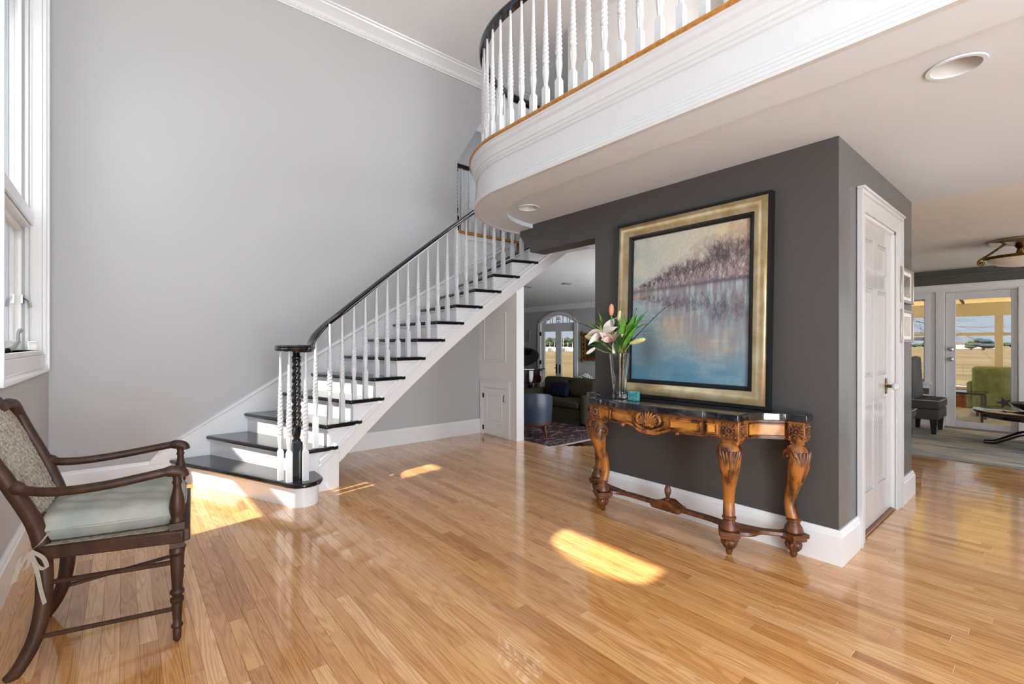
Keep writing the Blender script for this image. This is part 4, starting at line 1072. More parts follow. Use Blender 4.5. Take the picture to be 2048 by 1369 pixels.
# rear legs with back posts in one curve
for sg in (-1, 1):
    P = [(-.25, sg * .232, .0), (-.222, sg * .228, .03), (-.182, sg * .216, .12), (-.16, sg * .204, .25), (-.162, sg * .198, .42), (-.185, sg * .206, .55), (-.24, sg * .236, .70), (-.295, sg * .252, .83), (-.325, sg * .243, .92)]
    q = MB(); P = smooth_path(P, 4); q.tube(P, [.017 + .007 * math.sin(PI * i / len(P)) for i in range(len(P))], 8, flat=1.15); B(q, 'leg', smooth=60)
# crest rail and lower back rail
q = MB(); P = smooth_path([(-.325, -.243, .915), (-.335, -.215, .955), (-.34, -.15, .965), (-.342, -.10, .958), (-.345, -.045, .985), (-.346, 0, .995), (-.345, .045, .985), (-.342, .10, .958), (-.34, .15, .965), (-.335, .215, .955), (-.325, .243, .915)], 5)
q.tube(P, .02, 8, flat=1.25); B(q, 'crest_rail', smooth=60)
q = MB(); P = smooth_path([(-.19, -.212, .575), (-.178, -.12, .545), (-.174, 0, .537), (-.178, .12, .545), (-.19, .212, .575)], 5); q.tube(P, .016, 8); B(q, 'back_rail', smooth=60)
# caned panel
def backpt(u, v):      # u -1..1 across, v 0..1 up
    z = .55 + .40 * v; f = max(0, min(1, (z - .55) / .37)); x = -.18 - .155 * f ** .95 ; hw = .208 + .036 * math.sin(PI * min(1, v * .95)) if v < .8 else .24 - .09 * ((v - .8) / .2) ** 2
    return Vector((x, u * hw, z + .02 * (1 - u * u) * v))
q = MB()
for k in range(26):
    u = -1 + 2 * (k + .5) / 26; q.tube([backpt(u, .0 + .97 * i / 10) for i in range(11)], .0016, 4, cap=False)
for k in range(30):
    v = .01 + .96 * k / 29; q.tube([backpt(-1 + 2 * i / 8, v) for i in range(9)], .0016, 4, cap=False)
for k in range(-16, 34, 3):
    for sg in (-1, 1):
        pts = []
        for i in range(13):
            v = i / 12 * .97; u = sg * (-1 + 2 * (k / 34) + 1.75 * v)
            if -1 <= u <= 1: pts.append(backpt(u, v))
        if len(pts) > 2: q.tube(pts, .0014, 4, cap=False)
o = B(q, 'cane_back', CANE, smooth=60); o['kind'] = 'stuff'
# seat frame and caned seat
q = MB()
SF = [(.275, -.325), (.275, .325), (-.165, .215), (-.165, -.215)]
for (a, b) in ((0, 1), (1, 2), (2, 3), (3, 0)):
    p0, p1 = Vector(SF[a] + (0,)), Vector(SF[b] + (0,)); d = p1 - p0; q.cbox(((p0.x + p1.x) / 2, (p0.y + p1.y) / 2, .437), (d.length, .038, .05), math.atan2(d.y, d.x))
B(q, 'seat_rail', bevel=.006)
q = MB(); q.prism([(.262, -.312), (.262, .312), (-.155, .225), (-.155, -.225)], .452, .463); B(q, 'cane_seat', CANE)
# arms
for sg in (-1, 1):
    P = smooth_path([(-.232, sg * .238, .70), (-.19, sg * .255, .682), (-.10, sg * .285, .672), (.03, sg * .305, .678), (.15, sg * .308, .692), (.225, sg * .304, .70), (.262, sg * .30, .690), (.268, sg * .30, .672)], 4)
    n = len(P); q = MB(); q.tube(P, [.022 if i < 3 else (.016 if i < n - 9 else .021) for i in range(n)], 10, flat=1.1); B(q, 'arm', smooth=60)
# stretchers
for sg in (-1, 1):
    q = MB(); q.tube([(.25, sg * .3, .135), (-.182, sg * .218, .125)], .0085, 8); B(q, 'stretcher')
q = MB(); q.tube([(.25, -.3, .325), (-.158, -.203, .315)], .0095, 8); B(q, 'stretcher')
q = MB(); q.tube([(.25, .3, .325), (-.158, .203, .315)], .0095, 8); B(q, 'stretcher')
# seat cushion, tied on
LIN = mat('sage_linen', '#8b8f8a', .9, spec=.15, var=((8, 8, 8), '#a19e93', .35, .7), bump=((400, 400, 400), .25))
cu = thing('seat_cushion', 'sage grey linen cushion tied to the caned armchair', 'cushion', (-.049, 2.659, .463), math.radians(-5.5))
def cushion_mesh():
    q = MB(); nu, nv = 26, 26; rows = []
    for layer in (1, -1):
        g = []
        for j in range(nv + 1):
            for i in range(nu + 1):
                s, t = -1 + 2 * i / nu, -1 + 2 * j / nv
                e = (1 - abs(s) ** 6) * (1 - abs(t) ** 6); h = max(0, e) ** (.42 if layer > 0 else .16)
                hw = .215 + (.292 - .215) * (s + 1) / 2; rr = 1 - .05 * (abs(s) * abs(t)) ** 4
                x = .04 + .235 * s * rr; y = hw * t * rr
                wr = .005 * math.sin(9 * s + 3 * t) * math.sin(7 * t - 2 * s) + .004 * math.sin(17 * t + 6 * s)
                z = .052 + (layer * (.05 if layer < 0 else .062) * h + (wr * h if layer > 0 else 0))
                g.append((x, y, z))
        q.add(g, [(j * (nu + 1) + i, j * (nu + 1) + i + 1, (j + 1) * (nu + 1) + i + 1, (j + 1) * (nu + 1) + i) for j in range(nv) for i in range(nu)])
    return q
cushion_mesh().build('cushion_pad', LIN, cu, local=True, smooth=70)
q = MB(); edge_pts = []
for i in range(61):
    t = 2 * PI * i / 60; s = math.cos(t); w = math.sin(t); k = 1 / max(abs(s) ** 4 + abs(w) ** 4, 1e-6) ** .25; s, w = s * k, w * k
    s = max(-1, min(1, s)); w = max(-1, min(1, w)); hw = .215 + .077 * (s + 1) / 2; rr = 1 - .05 * (abs(s) * abs(w)) ** 4; edge_pts.append((.04 + .237 * s * rr, (hw + .002) * w * rr, .052))
q.tube(edge_pts, .0045, 6); q.build('piping', LIN, cu, local=True)
TIE = mat('linen_tie', '#8d8272', .9)
q = MB()
def ribbon(pts, w=.011):
    P = smooth_path(pts, 5); k = len(q.v); vs = []
    for p in P: vs += [p + Vector((w * .5, 0, w * .3)), p - Vector((w * .5, 0, w * .3)), p - Vector((w * .5, .002, w * .3)), p + Vector((w * .5, -.002, w * .3))]
    q.add(vs, [(i * 4 + j, i * 4 + (j + 1) % 4, i * 4 + 4 + (j + 1) % 4, i * 4 + 4 + j) for i in range(len(P) - 1) for j in range(4)])
ky = -.245
ribbon([(-.14, ky + .01, .05), (-.16, ky, .02), (-.185, ky - .01, .0)]); ribbon([(-.185, ky - .01, .0), (-.21, ky - .015, -.02), (-.215, ky - .02, -.07), (-.19, ky - .015, -.05), (-.185, ky - .01, 0)])
ribbon([(-.185, ky - .01, .0), (-.15, ky - .02, -.03), (-.14, ky - .02, -.07), (-.165, ky - .015, -.06), (-.185, ky - .01, 0)]); ribbon([(-.185, ky - .01, 0), (-.165, ky - .02, -.08), (-.155, ky - .02, -.15), (-.145, ky - .02, -.20)]); ribbon([(-.185, ky - .01, 0), (-.215, ky - .02, -.06), (-.225, ky - .02, -.10)], .016)
q.build('cushion_tie', TIE, cu, local=True, smooth=0)

# ================================================================== RECESSED LIGHTS, SILL BOX, WALL PICTURES
LAMPG = mat('lamp_reflector', '#c9c7c3', .35)
def downlight(x, y, z, r, label):
    t = thing('recessed_light', label, 'ceiling light', (x, y, z))
    q = MB(); n = 32; q.lathe([(r * 1.18, z - .002), (r * 1.16, z - .008), (r * .98, z - .008), (r * .96, z - .001)], (x, y, 0), n, cap=False); q.build('trim_ring', CEIL, t)
    q = MB(); q.lathe([(r * .97, z - .004), (r * .9, z + .03), (r * .66, z + .10), (r * .0, z + .102)], (x, y, 0), n, cap=False); q.build('reflector', LAMPG, t, smooth=60)
def cut_round(o, x, y, z, r, h):
    c = MB(); c.lathe([(r, z - .05), (r, z + h)], (x, y, 0), 32); co = c.build('cutter', None, smooth=0)
    md = o.modifiers.new('cut', 'BOOLEAN'); md.object = co; md.operation = 'DIFFERENCE'; md.solver = 'EXACT'
    dg = bpy.context.evaluated_depsgraph_get(); me = bpy.data.meshes.new_from_object(o.evaluated_get(dg)); o.modifiers.remove(md); o.data = me
    bpy.data.objects.remove(co, do_unlink=True)
for x, y in ((2.632, .289), (2.616, 2.905)): cut_round(slab, x, y, CZ, .082, .13)
downlight(2.632, .289, CZ, .082, 'large white recessed ceiling light nearest the camera')
downlight(2.616, 2.905, CZ, .082, 'white recessed ceiling light in the rounded balcony nose')
SILLB = mat('clear_sill_box', '#e9e8df', .2, 0, .6)
q = MB(); q.box((XL - .055, 4.60, WZ0 + .001), (XL - .012, 4.69, WZ0 + .055)); q.box((XL - .056, 4.598, WZ0 + .055), (XL - .011, 4.692, WZ0 + .062)); sb = q.build('sill_box', SILLB, bevel=.005); tag(sb, 'small white box on the window sill', 'box')
# framed pictures on the grey wall by the corner
SILF = mat('silver_frame', '#a9a49a', .3, .9); MATB = mat('white_mat', '#e9e7e1', .6); PRG = mat('grey_print', '#5d5b57', .25, var=((40, 2, 40), '#b9b4aa', .4, .7), coat=.6); PRL = mat('pale_print', '#d9d4c6', .25, var=((18, 2, 12), '#9f9a8c', .5, .75), coat=.6)
for label, z0, z1, pm, fm in (('silver framed grey picture, upper of two beyond the white door', 1.525, 1.79, PRG, SILF), ('pale framed picture, lower of two beyond the white door', 1.225, 1.475, PRL, SILF)):
    t = thing('wall_picture', label, 'picture', (4.61, .80, z0), 0, 'pictures by the wall corner')
    q = MB(); x0, x1 = 4.40, 4.83; f = .022
    q.box((x0, .772, z0), (x0 + f, .799, z1)); q.box((x1 - f, .772, z0), (x1, .799, z1)); q.box((x0 + f, .772, z0), (x1 - f, .799, z0 + f)); q.box((x0 + f, .772, z1 - f), (x1 - f, .799, z1)); q.build('picture_frame', fm, t, bevel=.003)
    q = MB(); q.box((x0 + f, .786, z0 + f), (x1 - f, .798, z1 - f)); q.build('picture_mat', MATB, t)
    q = MB(); q.box((x0 + .07, .784, z0 + .05), (x1 - .07, .788, z1 - .05)); q.build('picture_print', pm, t)
# ================================================================== LIVING ROOM (two steps down)
LZ = -.38; XF = 7.9
DKF = mat('dark_polished_wood', '#4a2512', .12, spec=.6, coat=.6, var=((22, 1.2, 1), '#2c1409', .35, .7))
w = MB(); w.box((3.86, 3.0, LZ - .1), (XF, 10.5, LZ)); struct(w.build('floor_living', DKF, smooth=0), 'dark polished wood floor of the sunken living room', 'floor')
w = MB(); w.prism([(3.87, 5.15), (3.87, 3.94), (4.28, 3.59), (4.9, 3.1), (4.88, 3.08), (4.26, 3.57), (3.85, 3.93), (3.85, 5.15)], LZ, -.004); w.build('step_riser', OAKD, bpy.data.objects['floor'])
LGREY = mat('living_wall_paint', '#b3b1ad', .6, spec=.3)
DY0, DY1, DZT, AZ = 7.16, 8.32, 1.68, 1.90
w = MB(); c0, c1 = XF, XF + .15
w.box((c0, 2.6, LZ - .1), (c1, DY0, 2.4)); w.box((c0, DY1, LZ - .1), (c1, 10.5, 2.4))
arch = [(DY0 + (DY1 - DY0) * i / 16, 1.70 + (AZ - 1.70) * math.sin(PI * i / 16) ** .75) for i in range(17)]
w.prism([(DY0, 2.4), (DY0, 1.70)] + arch[1:-1] + [(DY1, 1.70), (DY1, 2.4)], c0, c1, 'x')
struct(w.build('wall_living_end', LGREY, smooth=0), 'grey living room wall around the arched french doors', 'wall')
w = MB(); w.box((3.87, 5.16, LZ), (3.99, 10.5, 2.4)); w.box((4.9, 2.6, LZ - .1), (9.2, 2.72, 2.4)); w.box((3.87, 10.5, LZ), (8.05, 10.6, 2.4)); struct(w.build('wall_living_side', LGREY, smooth=0), 'side walls of the sunken living room', 'wall')
w = MB()
w.add([(4.3, 2.6, 2.36), (XF, 2.6, 2.12), (XF, 10.5, 2.12), (4.3, 10.5, 2.36), (4.3, 2.6, 2.5), (XF, 2.6, 2.5), (XF, 10.5, 2.5), (4.3, 10.5, 2.5)], [(0, 1, 2, 3), (4, 5, 6, 7), (0, 1, 5, 4), (1, 2, 6, 5), (2, 3, 7, 6), (3, 0, 4, 7)])
w.box((3.9, 5.3, 2.36), (4.3, 10.5, 2.5))
struct(w.build('ceiling_living', CEILN, smooth=0), 'white living room ceiling seen below the stair', 'ceiling')
t = MB(); t.sweep([(0, -.12), (.015, -.12), (.02, -.09), (.07, -.03), (.08, 0), (0, 0)], [(XF, 10.5, 2.125), (XF, 2.72, 2.125)]); struct(t.build('trim_3', OFFW), 'crown moulding at the far end of the living room', 'trim')
t = MB(); t.sweep(bb_prof(.16), [(XF, 10.5, LZ), (XF, DY1 + .07, LZ)]); t.sweep(bb_prof(.16), [(XF, DY0 - .07, LZ), (XF, 2.72, LZ)]); struct(t.build('baseboard_living', OFFW), 'baseboard at the far end of the living room', 'baseboard')
# arched french doors
fd = thing('door_3', 'white arched french doors at the end of the living room', 'door', (XF, 7.74, LZ), kind='structure')
q = MB()
q.box((XF - .03, DY0 - .07, LZ), (XF + .02, DY0 + .02, 1.70)); q.box((XF - .03, DY1 - .02, LZ), (XF + .02, DY1 + .07, 1.70))
ao = [(DY0 - .07 + (DY1 - DY0 + .14) * i / 16, 1.70 + (AZ + .07 - 1.70) * math.sin(PI * i / 16) ** .75) for i in range(17)]
ai = [(DY0 + .02 + (DY1 - DY0 - .04) * i / 16, 1.70 + (AZ - .02 - 1.70) * math.sin(PI * i / 16) ** .75) for i in range(17)]
for i in range(16): q.prism([ao[i], ao[i + 1], ai[i + 1], ai[i]], XF - .03, XF + .02, 'x')
q.build('door_casing', OFFW, fd)
q = MB(); q.box((XF + .02, DY0 + .02, 1.60), (XF + .08, DY1 - .02, 1.70)); q.build('door_transom', OFFW, fd)
fan = MB(); fan.prism([(y, z - .005) for y, z in ai], XF + .045, XF + .05, 'x'); fo_ = fan.build('fan_pane', GLASS, fd)
q = MB(); ym = (DY0 + DY1) / 2
for k in range(1, 10):
    y, z = ai[int(16 * k / 10)]; q.box((XF + .035, y - .008, 1.70), (XF + .06, y + .008, z - .01))
for sg in (-1, 1): q.tube(smooth_path([(XF + .04, ym, 1.71), (XF + .04, ym + sg * .08, 1.74), (XF + .04, ym + sg * .06, 1.80), (XF + .04, ym, 1.78), (XF + .04, ym - sg * .05, 1.84)], 4), .008, 6)
q.build('fan_muntin', OFFW, fd)
for y0, y1 in ((DY0 + .02, ym - .002), (ym + .002, DY1 - .02)):
    q = MB(); a, b = y0 + .09, y1 - .09
    q.box((XF + .03, y0, LZ + .01), (XF + .07, a, 1.60)); q.box((XF + .03, b, LZ + .01), (XF + .07, y1, 1.60)); q.box((XF + .03, a, LZ + .01), (XF + .07, b, LZ + .28)); q.box((XF + .03, a, 1.50), (XF + .07, b, 1.60)); lf = q.build('door_leaf', OFFW, fd, bevel=.004)
    q = MB(); q.box((XF + .048, a, LZ + .28), (XF + .052, b, 1.50)); q.build('door_pane', GLASS, lf)
    hy = ym + (.055 if y0 > 7.5 else -.055); q = MB(); q.box((XF + .022, hy - .018, .50), (XF + .03, hy + .018, .72)); q.tube([(XF + .02, hy, .63), (XF + .0, hy, .63), (XF - .005, hy + (.06 if y0 > 7.5 else -.06), .63)], .008, 6); q.build('door_handle', IRON, lf)
for z in (.0, .75, 1.45):
    q = MB(); q.box((XF - .032, DY1 - .03, z - .05), (XF + .0, DY1 + .0, z + .05)); q.build('hinge', IRON, fd)
# wall speaker
q = MB(); q.box((XF - .018, 8.70, 1.26), (XF - .001, 8.82, 1.56)); sp = q.build('wall_speaker', mat('speaker_grille', '#9c9a97', .8), bevel=.004); tag(sp, 'flat grey speaker on the living room wall beside the french doors', 'speaker')
# ornate framed painting
OFR = mat('dark_gilt', '#8a5a24', .4, .5, var=((30, 30, 30), '#4a2d12', .4, .7)); OPN = mat('dark_oil_landscape', '#1f2f2a', .4, var=((3, 7, 7), '#41513a', .4, .7))
t = thing('gilt_framed_painting', 'dark landscape in an ornate gilt frame beyond the french doors', 'painting', (XF, 6.6, .85))
q = MB(); y0, y1, z0, z1 = 6.3, 6.94, .84, 1.44
for a, b, c, d in ((y0, y0 + .1, z0, z1), (y1 - .1, y1, z0, z1), (y0 + .1, y1 - .1, z0, z0 + .1), (y0 + .1, y1 - .1, z1 - .1, z1)): q.box((XF - .05, a, c), (XF - .002, b, d))
for k in range(7):
    for yy in (y0 + .02, y1 - .02): q.sphere((XF - .04, yy, z0 + (z1 - z0) * k / 6), (.025, .03, .05), 8, 6)
    for zz in (z0 + .02, z1 - .02): q.sphere((XF - .04, y0 + (y1 - y0) * k / 6, zz), (.025, .05, .03), 8, 6)
q.build('picture_frame', OFR, t, bevel=.01); q = MB(); q.box((XF - .02, y0 + .08, z0 + .08), (XF - .004, y1 - .08, z1 - .08)); q.build('canvas', OPN, t)
# persian rug
def rug_mat(name, cols, sc):
    m = mat(name, cols[0], .95, spec=.1); nt = m.node_tree; b = nt.nodes['Principled BSDF']; tc = nt.nodes.new('ShaderNodeTexCoord')
    vo = nt.nodes.new('ShaderNodeTexVoronoi'); vo.inputs['Scale'].default_value = sc; rp = nt.nodes.new('ShaderNodeValToRGB'); rp.color_ramp.interpolation = 'CONSTANT'
    el = rp.color_ramp.elements; el[0].color = lin(cols[0]); el[1].color = lin(cols[1]); el[1].position = .3
    for i, c in enumerate(cols[2:]): e = el.new(.45 + .16 * i); e.color = lin(c)
    nt.links.new(tc.outputs['Object'], vo.inputs['Vector']); nt.links.new(vo.outputs['Distance'], rp.inputs[0]); nt.links.new(rp.outputs[0], b.inputs['Base Color']); return m
PRUG = rug_mat('persian_pile', ['#3a2224', '#5b3433', '#2a2a3a', '#6d6259'], 9); PRB = rug_mat('persian_border', ['#4b2e2d', '#262a3c', '#75685e', '#3a2224'], 14); FRG = mat('rug_fringe', '#a39a90', .95)
rg = thing('persian_rug', 'dark patterned persian rug under the living room sofa', 'rug', (6.2, 6.3, LZ))
q = MB(); q.box((4.55, 5.28, LZ + .0005), (7.45, 7.4, LZ + .012)); q.build('rug_field', PRUG, rg)
q = MB(); q.box((4.35, 5.08, LZ + .0005), (7.6, 5.28, LZ + .0125)); q.box((4.35, 7.4, LZ + .0005), (7.6, 7.6, LZ + .0125)); q.box((4.35, 5.28, LZ + .0005), (4.55, 7.4, LZ + .0125)); q.build('rug_border', PRB, rg)
q = MB(); q.box((4.35, 5.04, LZ + .0005), (7.6, 5.08, LZ + .008)); q.build('rug_edge', FRG, rg)
# sofa
SOFA = rug_mat('olive_damask', ['#424033', '#37342a', '#4a4535', '#3d3728'], 22)
sf = thing('sofa', 'dark olive damask sofa in the living room', 'sofa', (7.1, 6.7, LZ))
def rb(a, b, nm, m, p, bv=.05, sub=0):
    q = MB(); q.box(a, b); return q.build(nm, m, p, bevel=bv, seg=4)
z0 = LZ + .012
rb((6.72, 5.98, z0 + .06), (7.5, 7.5, z0 + .30), 'sofa_base', SOFA, sf, .02)
q = MB(); q.box((6.71, 5.98, z0 + .005), (6.73, 7.5, z0 + .08)); q.build('skirt', SOFA, sf)
for y0, y1 in ((6.0, 6.73), (6.75, 7.48)):
    rb((6.68, y0, z0 + .30), (7.35, y1, z0 + .46), 'seat_cushion', SOFA, sf, .06); rb((7.18, y0, z0 + .45), (7.42, y1, z0 + .86), 'back_cushion', SOFA, sf, .09)
rb((7.34, 5.9, z0 + .1), (7.56, 7.6, z0 + .84), 'sofa_back', SOFA, sf, .06)
for y0, y1 in ((5.78, 6.0), (7.48, 7.7)): rb((6.68, y0, z0), (7.5, y1, z0 + .60), 'sofa_arm', SOFA, sf, .09)
NAVY = mat('navy_cloth', '#15182e', .85, spec=.2)
q = MB(); q.cbox((7.1, 6.86, z0 + .61), (.12, .46, .30), 0, math.radians(20)); pw = q.build('throw_pillow', NAVY, bevel=.05, seg=4); tag(pw, 'navy throw pillow on the olive sofa', 'pillow')
# blue barrel chair, back towards the hall
LEA = mat('blue_leather', '#2a3341', .38, spec=.5); LEGW = mat('red_brown_wood', '#5a2c17', .4)
bc = thing('barrel_chair', 'dark blue leather barrel chair with wooden legs facing the sofa', 'chair', (5.32, 5.83, LZ))
cx, cy = 5.32, 5.83; face = math.radians(50)
q = MB(); n = 26; z1 = LZ + .012
vs = []
for i in range(n + 1):
    a = face + PI - 2.05 + 4.1 * i / n; co, si = math.cos(a), math.sin(a); top = .77 - .16 * (abs(i / n - .5) * 2) ** 2.2
    for r, z in ((.30, .30), (.345, .27), (.36, .5), (.365, top - .03), (.35, top), (.32, top), (.30, top - .03)): vs.append((cx + r * co, cy + r * si, z1 + z))
q.add(vs, [(i * 7 + j, i * 7 + (j + 1) % 7, (i + 1) * 7 + (j + 1) % 7, (i + 1) * 7 + j) for i in range(n) for j in range(7)] + [tuple(range(7)), tuple(range(n * 7, n * 7 + 7))]); q.build('chair_back', LEA, bc, smooth=50)
q = MB(); q.lathe([(.29, .25), (.31, .28), (.31, .40), (.28, .43), (0, .44)], (cx, cy, z1), 28); q.build('seat', LEA, bc, smooth=50)
q = MB(); q.lathe([(.33, .225), (.34, .24), (.34, .265), (.33, .27)], (cx, cy, z1), 28); q.build('seat_rail', LEGW, bc)
for a in (PI * .72, PI * 1.28, PI * .25, PI * 1.75):
    c2, s2 = math.cos(a + face), math.sin(a + face); q = MB(); q.tube([(cx + .27 * c2, cy + .27 * s2, z1 + .24), (cx + .29 * c2, cy + .29 * s2, z1 + .12), (cx + .32 * c2, cy + .32 * s2, z1)], [.03, .022, .014], 8); q.build('leg', LEGW, bc)
# grand piano
PIAN = mat('piano_black', '#101014', .1, spec=.7, coat=.8); PIAB = mat('piano_mahogany', '#2a1412', .12, spec=.6, coat=.6)
pn = thing('grand_piano', 'black grand piano with raised lid beside the french doors', 'piano', (7.25, 8.35, LZ))
q = MB(); PO = [(6.85, 9.05), (6.8, 8.25), (6.87, 7.9), (7.06, 7.72), (7.32, 7.69), (7.5, 7.79), (7.6, 8.05), (7.62, 9.05)]
q.prism(PO, LZ + .70, LZ + 1.0); q.build('piano_case', PIAB, pn, bevel=.02)
q = MB(); q.prism([(x + (.03 if x > 7 else -.03), y - .02) for x, y in PO], LZ + 1.0, LZ + 1.02); q.build('piano_rim', PIAN, pn)
q = MB(); ld = []
for k in range(20):
    t_ = 2 * PI * k / 20; ld.append((8.27 + .62 * math.cos(t_), .24 * math.sin(t_)))
q.prism(ld, -.012, .012, 'x')
for i, v in enumerate(q.v): q.v[i] = (7.2 + v[0] + v[2] * .55, v[1], LZ + 1.27 + v[2] * .95)
q.build('piano_lid', PIAN, pn)
q = MB(); q.prism([(8.22, LZ + 1.5), (8.8, LZ + 1.5), (8.8, LZ + 1.72), (8.28, LZ + 1.68)], 7.1, 7.14, 'x'); q.build('music_desk', PIAN, pn)
for x, y in ((7.2, 7.92), (6.95, 8.85), (7.52, 8.85)):
    q = MB(); q.lathe([(.07, .70), (.075, .62), (.05, .5), (.045, .2), (.035, .05), (.04, 0)], (x, y, LZ), 12); q.build('leg', PIAN, pn)
TAN = mat('tan_leather', '#b78a5e', .5)
bn = thing('tan_tub_chair', 'tan tub chair beside the piano', 'chair', (6.72, 8.05, LZ))
q = MB(); q.lathe([(.20, .40), (.24, .42), (.25, .6), (.235, .78), (.20, .79), (.19, .6), (.0, .45)], (6.62, 8.0, LZ), 20); q.build('tub_seat', TAN, bn, smooth=50)
for k in range(4):
    a = PI / 4 + k * PI / 2; q = MB(); q.tube([(6.62 + .17 * math.cos(a), 8.0 + .17 * math.sin(a), LZ + .42), (6.62 + .2 * math.cos(a), 8.0 + .2 * math.sin(a), LZ)], .018, 6); q.build('leg', LEGW, bn)
# sofa table with white hydrangeas
st_ = thing('sofa_table', 'narrow dark table behind the olive sofa', 'table', (7.72, 6.5, LZ))
q = MB(); q.box((7.6, 6.1, LZ + .66), (7.84, 7.0, LZ + .69)); q.build('table_top', DKF, st_)
for x in (7.62, 7.82):
    for y in (6.12, 6.98): q = MB(); q.box((x - .015, y - .015, LZ), (x + .015, y + .015, LZ + .66)); q.build('leg', DKF, st_)
HYD = mat('white_hydrangea', '#e8eae0', .6); HPOT = mat('white_pot', '#dcdad2', .4)
hy = thing('hydrangea_pot', 'white hydrangeas in a pot behind the olive sofa', 'potted plant', (7.72, 6.72, LZ + .69))
q = MB(); q.lathe([(.05, 0), (.07, .06), (.08, .10), (.075, .10), (.0, .08)], (7.72, 6.72, LZ + .69), 16); q.build('pot', HPOT, hy)
for k, (dx, dy, dz) in enumerate(((0, .1, .16), (-.03, -.08, .19), (.04, .0, .2), (-.05, .02, .15), (-.02, -.15, .14))):
    q = MB(); rr = random.Random(k)
    for _ in range(22):
        v = Vector((rr.gauss(0, 1), rr.gauss(0, 1), rr.gauss(0, 1))).normalized() * .055; q.sphere((7.72 + dx + v.x, 6.72 + dy + v.y, LZ + .69 + dz + v.z), .017, 6, 4)
    q.build('flower_head', HYD, hy)
q = MB()
for k in range(14):
    a = 2 * PI * k / 14; blade(q, (7.72, 6.72, LZ + .78), (math.cos(a) * .6, math.sin(a), .5), .16, .035)
q.build('leaf', LEAF, hy)
for i, (x, y) in enumerate(((5.9, 5.55), (5.75, 6.4))):
    zz = 2.36 - .24 * (x - 4.3) / 3.6; q = MB(); q.lathe([(.085, zz - .004), (.08, zz - .012), (.05, zz - .012), (.045, zz - .002)], (x, y, 0), 20)
    tag(q.build('recessed_light', mat('can_light', '#8f8d8a', .5)), ('living room recessed light nearer the hall' if i == 0 else 'living room recessed light nearer the french doors'), 'ceiling light')

# ================================================================== FAMILY ROOM
X2 = 9.2; FC = 2.29
w = MB(); w.add([(4.89, -2.6, CZ + .001), (X2 + .15, -2.6, FC), (X2 + .15, 2.72, FC), (4.89, 2.72, CZ + .001), (4.89, -2.6, 2.55), (X2 + .15, -2.6, 2.55), (X2 + .15, 2.72, 2.55), (4.89, 2.72, 2.55)], [(0, 1, 2, 3), (4, 5, 6, 7), (0, 1, 5, 4), (1, 2, 6, 5), (2, 3, 7, 6), (3, 0, 4, 7)]); struct(w.build('ceiling_family', CEILN, smooth=0), 'white ceiling of the family room with the brass light', 'ceiling')
w = MB()
GY0, GY1 = .40, 1.13; WINY0, WINY1 = 1.32, 2.15
DKB = mat('slate_paint', '#55534f', .5)
w.box((X2, -2.6, 2.02), (X2 + .15, 2.72, FC + .1)); w.box((X2, GY1, 0), (X2 + .15, WINY0, 2.02)); w.box((X2, WINY0, 0), (X2 + .15, WINY1, .64)); w.box((X2, WINY0, 1.92), (X2 + .15, WINY1, 2.02)); w.box((X2, WINY1, 0), (X2 + .15, 2.72, 2.02)); w.box((X2, GY0, 1.96), (X2 + .15, GY1, 2.02)); w.box((X2, -2.6, 0), (X2 + .15, GY0, 2.02))
fw = w.build('wall_family', OFFW, smooth=0); struct(fw, 'white wall with glazed door at the end of the family room', 'wall')
q = MB(); q.box((X2 - .006, -2.6, 2.07), (X2 - .0005, 2.6, FC)); q.build('slate_frieze', DKB, fw)
q = MB(); q.box((X2 - .035, -2.6, 1.975), (X2, 2.6, 2.06)); q.box((X2 - .05, -2.6, 2.055), (X2, 2.6, 2.072)); q.build('head_trim', WHITE, fw, bevel=.003)
for y0, y1 in ((GY1, GY1 + .095), (GY0 - .095, GY0)):
    q = MB(); q.box((X2 - .03, y0, 0), (X2, y1, 1.975)); q.build('pilaster', WHITE, fw, bevel=.004)
q = MB(); q.box((X2 - .03, GY1 + .1, .0), (X2, 2.6, .16)); q.build('skirting', WHITE, fw, bevel=.004)
q = MB(); q.tube([(X2 - .07, -2.5, 2.19), (X2 - .07, 2.55, 2.19)], .012, 8); tag(q.build('curtain_rod', mat('pewter', '#77756f', .4, .8)), 'thin pewter curtain rod high on the slate band', 'rod')
q = MB(); q.box((X2 - .006, 1.30, .46), (X2, 1.44, .555)); q.build('vent_grille', DKB, fw)
w2 = thing('window_2', 'white sash window left of the glazed garden door', 'window', (X2, 1.7, .64), kind='structure')
q = MB(); c = .07
q.box((X2 - .02, WINY0 - .02, .6), (X2, WINY0 + .03, 1.95)); q.box((X2 - .02, WINY1 - .03, .6), (X2, WINY1 + .05, 1.95)); q.box((X2 - .019, WINY0 + .03, 1.88), (X2, WINY1 - .03, 1.949)); q.build('window_casing', WHITE, w2)
q = MB(); q.box((X2 - .06, WINY0 - .05, .615), (X2 + .1, WINY1 + .05, .645)); q.box((X2 - .03, WINY0 - .02, .55), (X2, WINY1 + .03, .615)); q.build('window_sill', WHITE, w2, bevel=.004)
for z0, z1, xx in ((.645, 1.30, .06), (1.27, 1.90, .09)):
    q = MB(); xx += X2; q.box((xx, WINY0, z0), (xx + .03, WINY0 + .05, z1)); q.box((xx, WINY1 - .05, z0), (xx + .03, WINY1, z1)); q.box((xx, WINY0, z0), (xx + .03, WINY1, z0 + .04)); q.box((xx, WINY0, z1 - .04), (xx + .03, WINY1, z1)); s_ = q.build('window_sash', WHITE, w2)
    q = MB(); q.box((xx + .013, WINY0 + .05, z0 + .04), (xx + .016, WINY1 - .05, z1 - .04)); q.build('window_pane', GLASS, s_)
d2 = thing('door_2', 'glazed white garden door with chrome knobs in the family room', 'door', (X2, .77, 0), kind='structure')
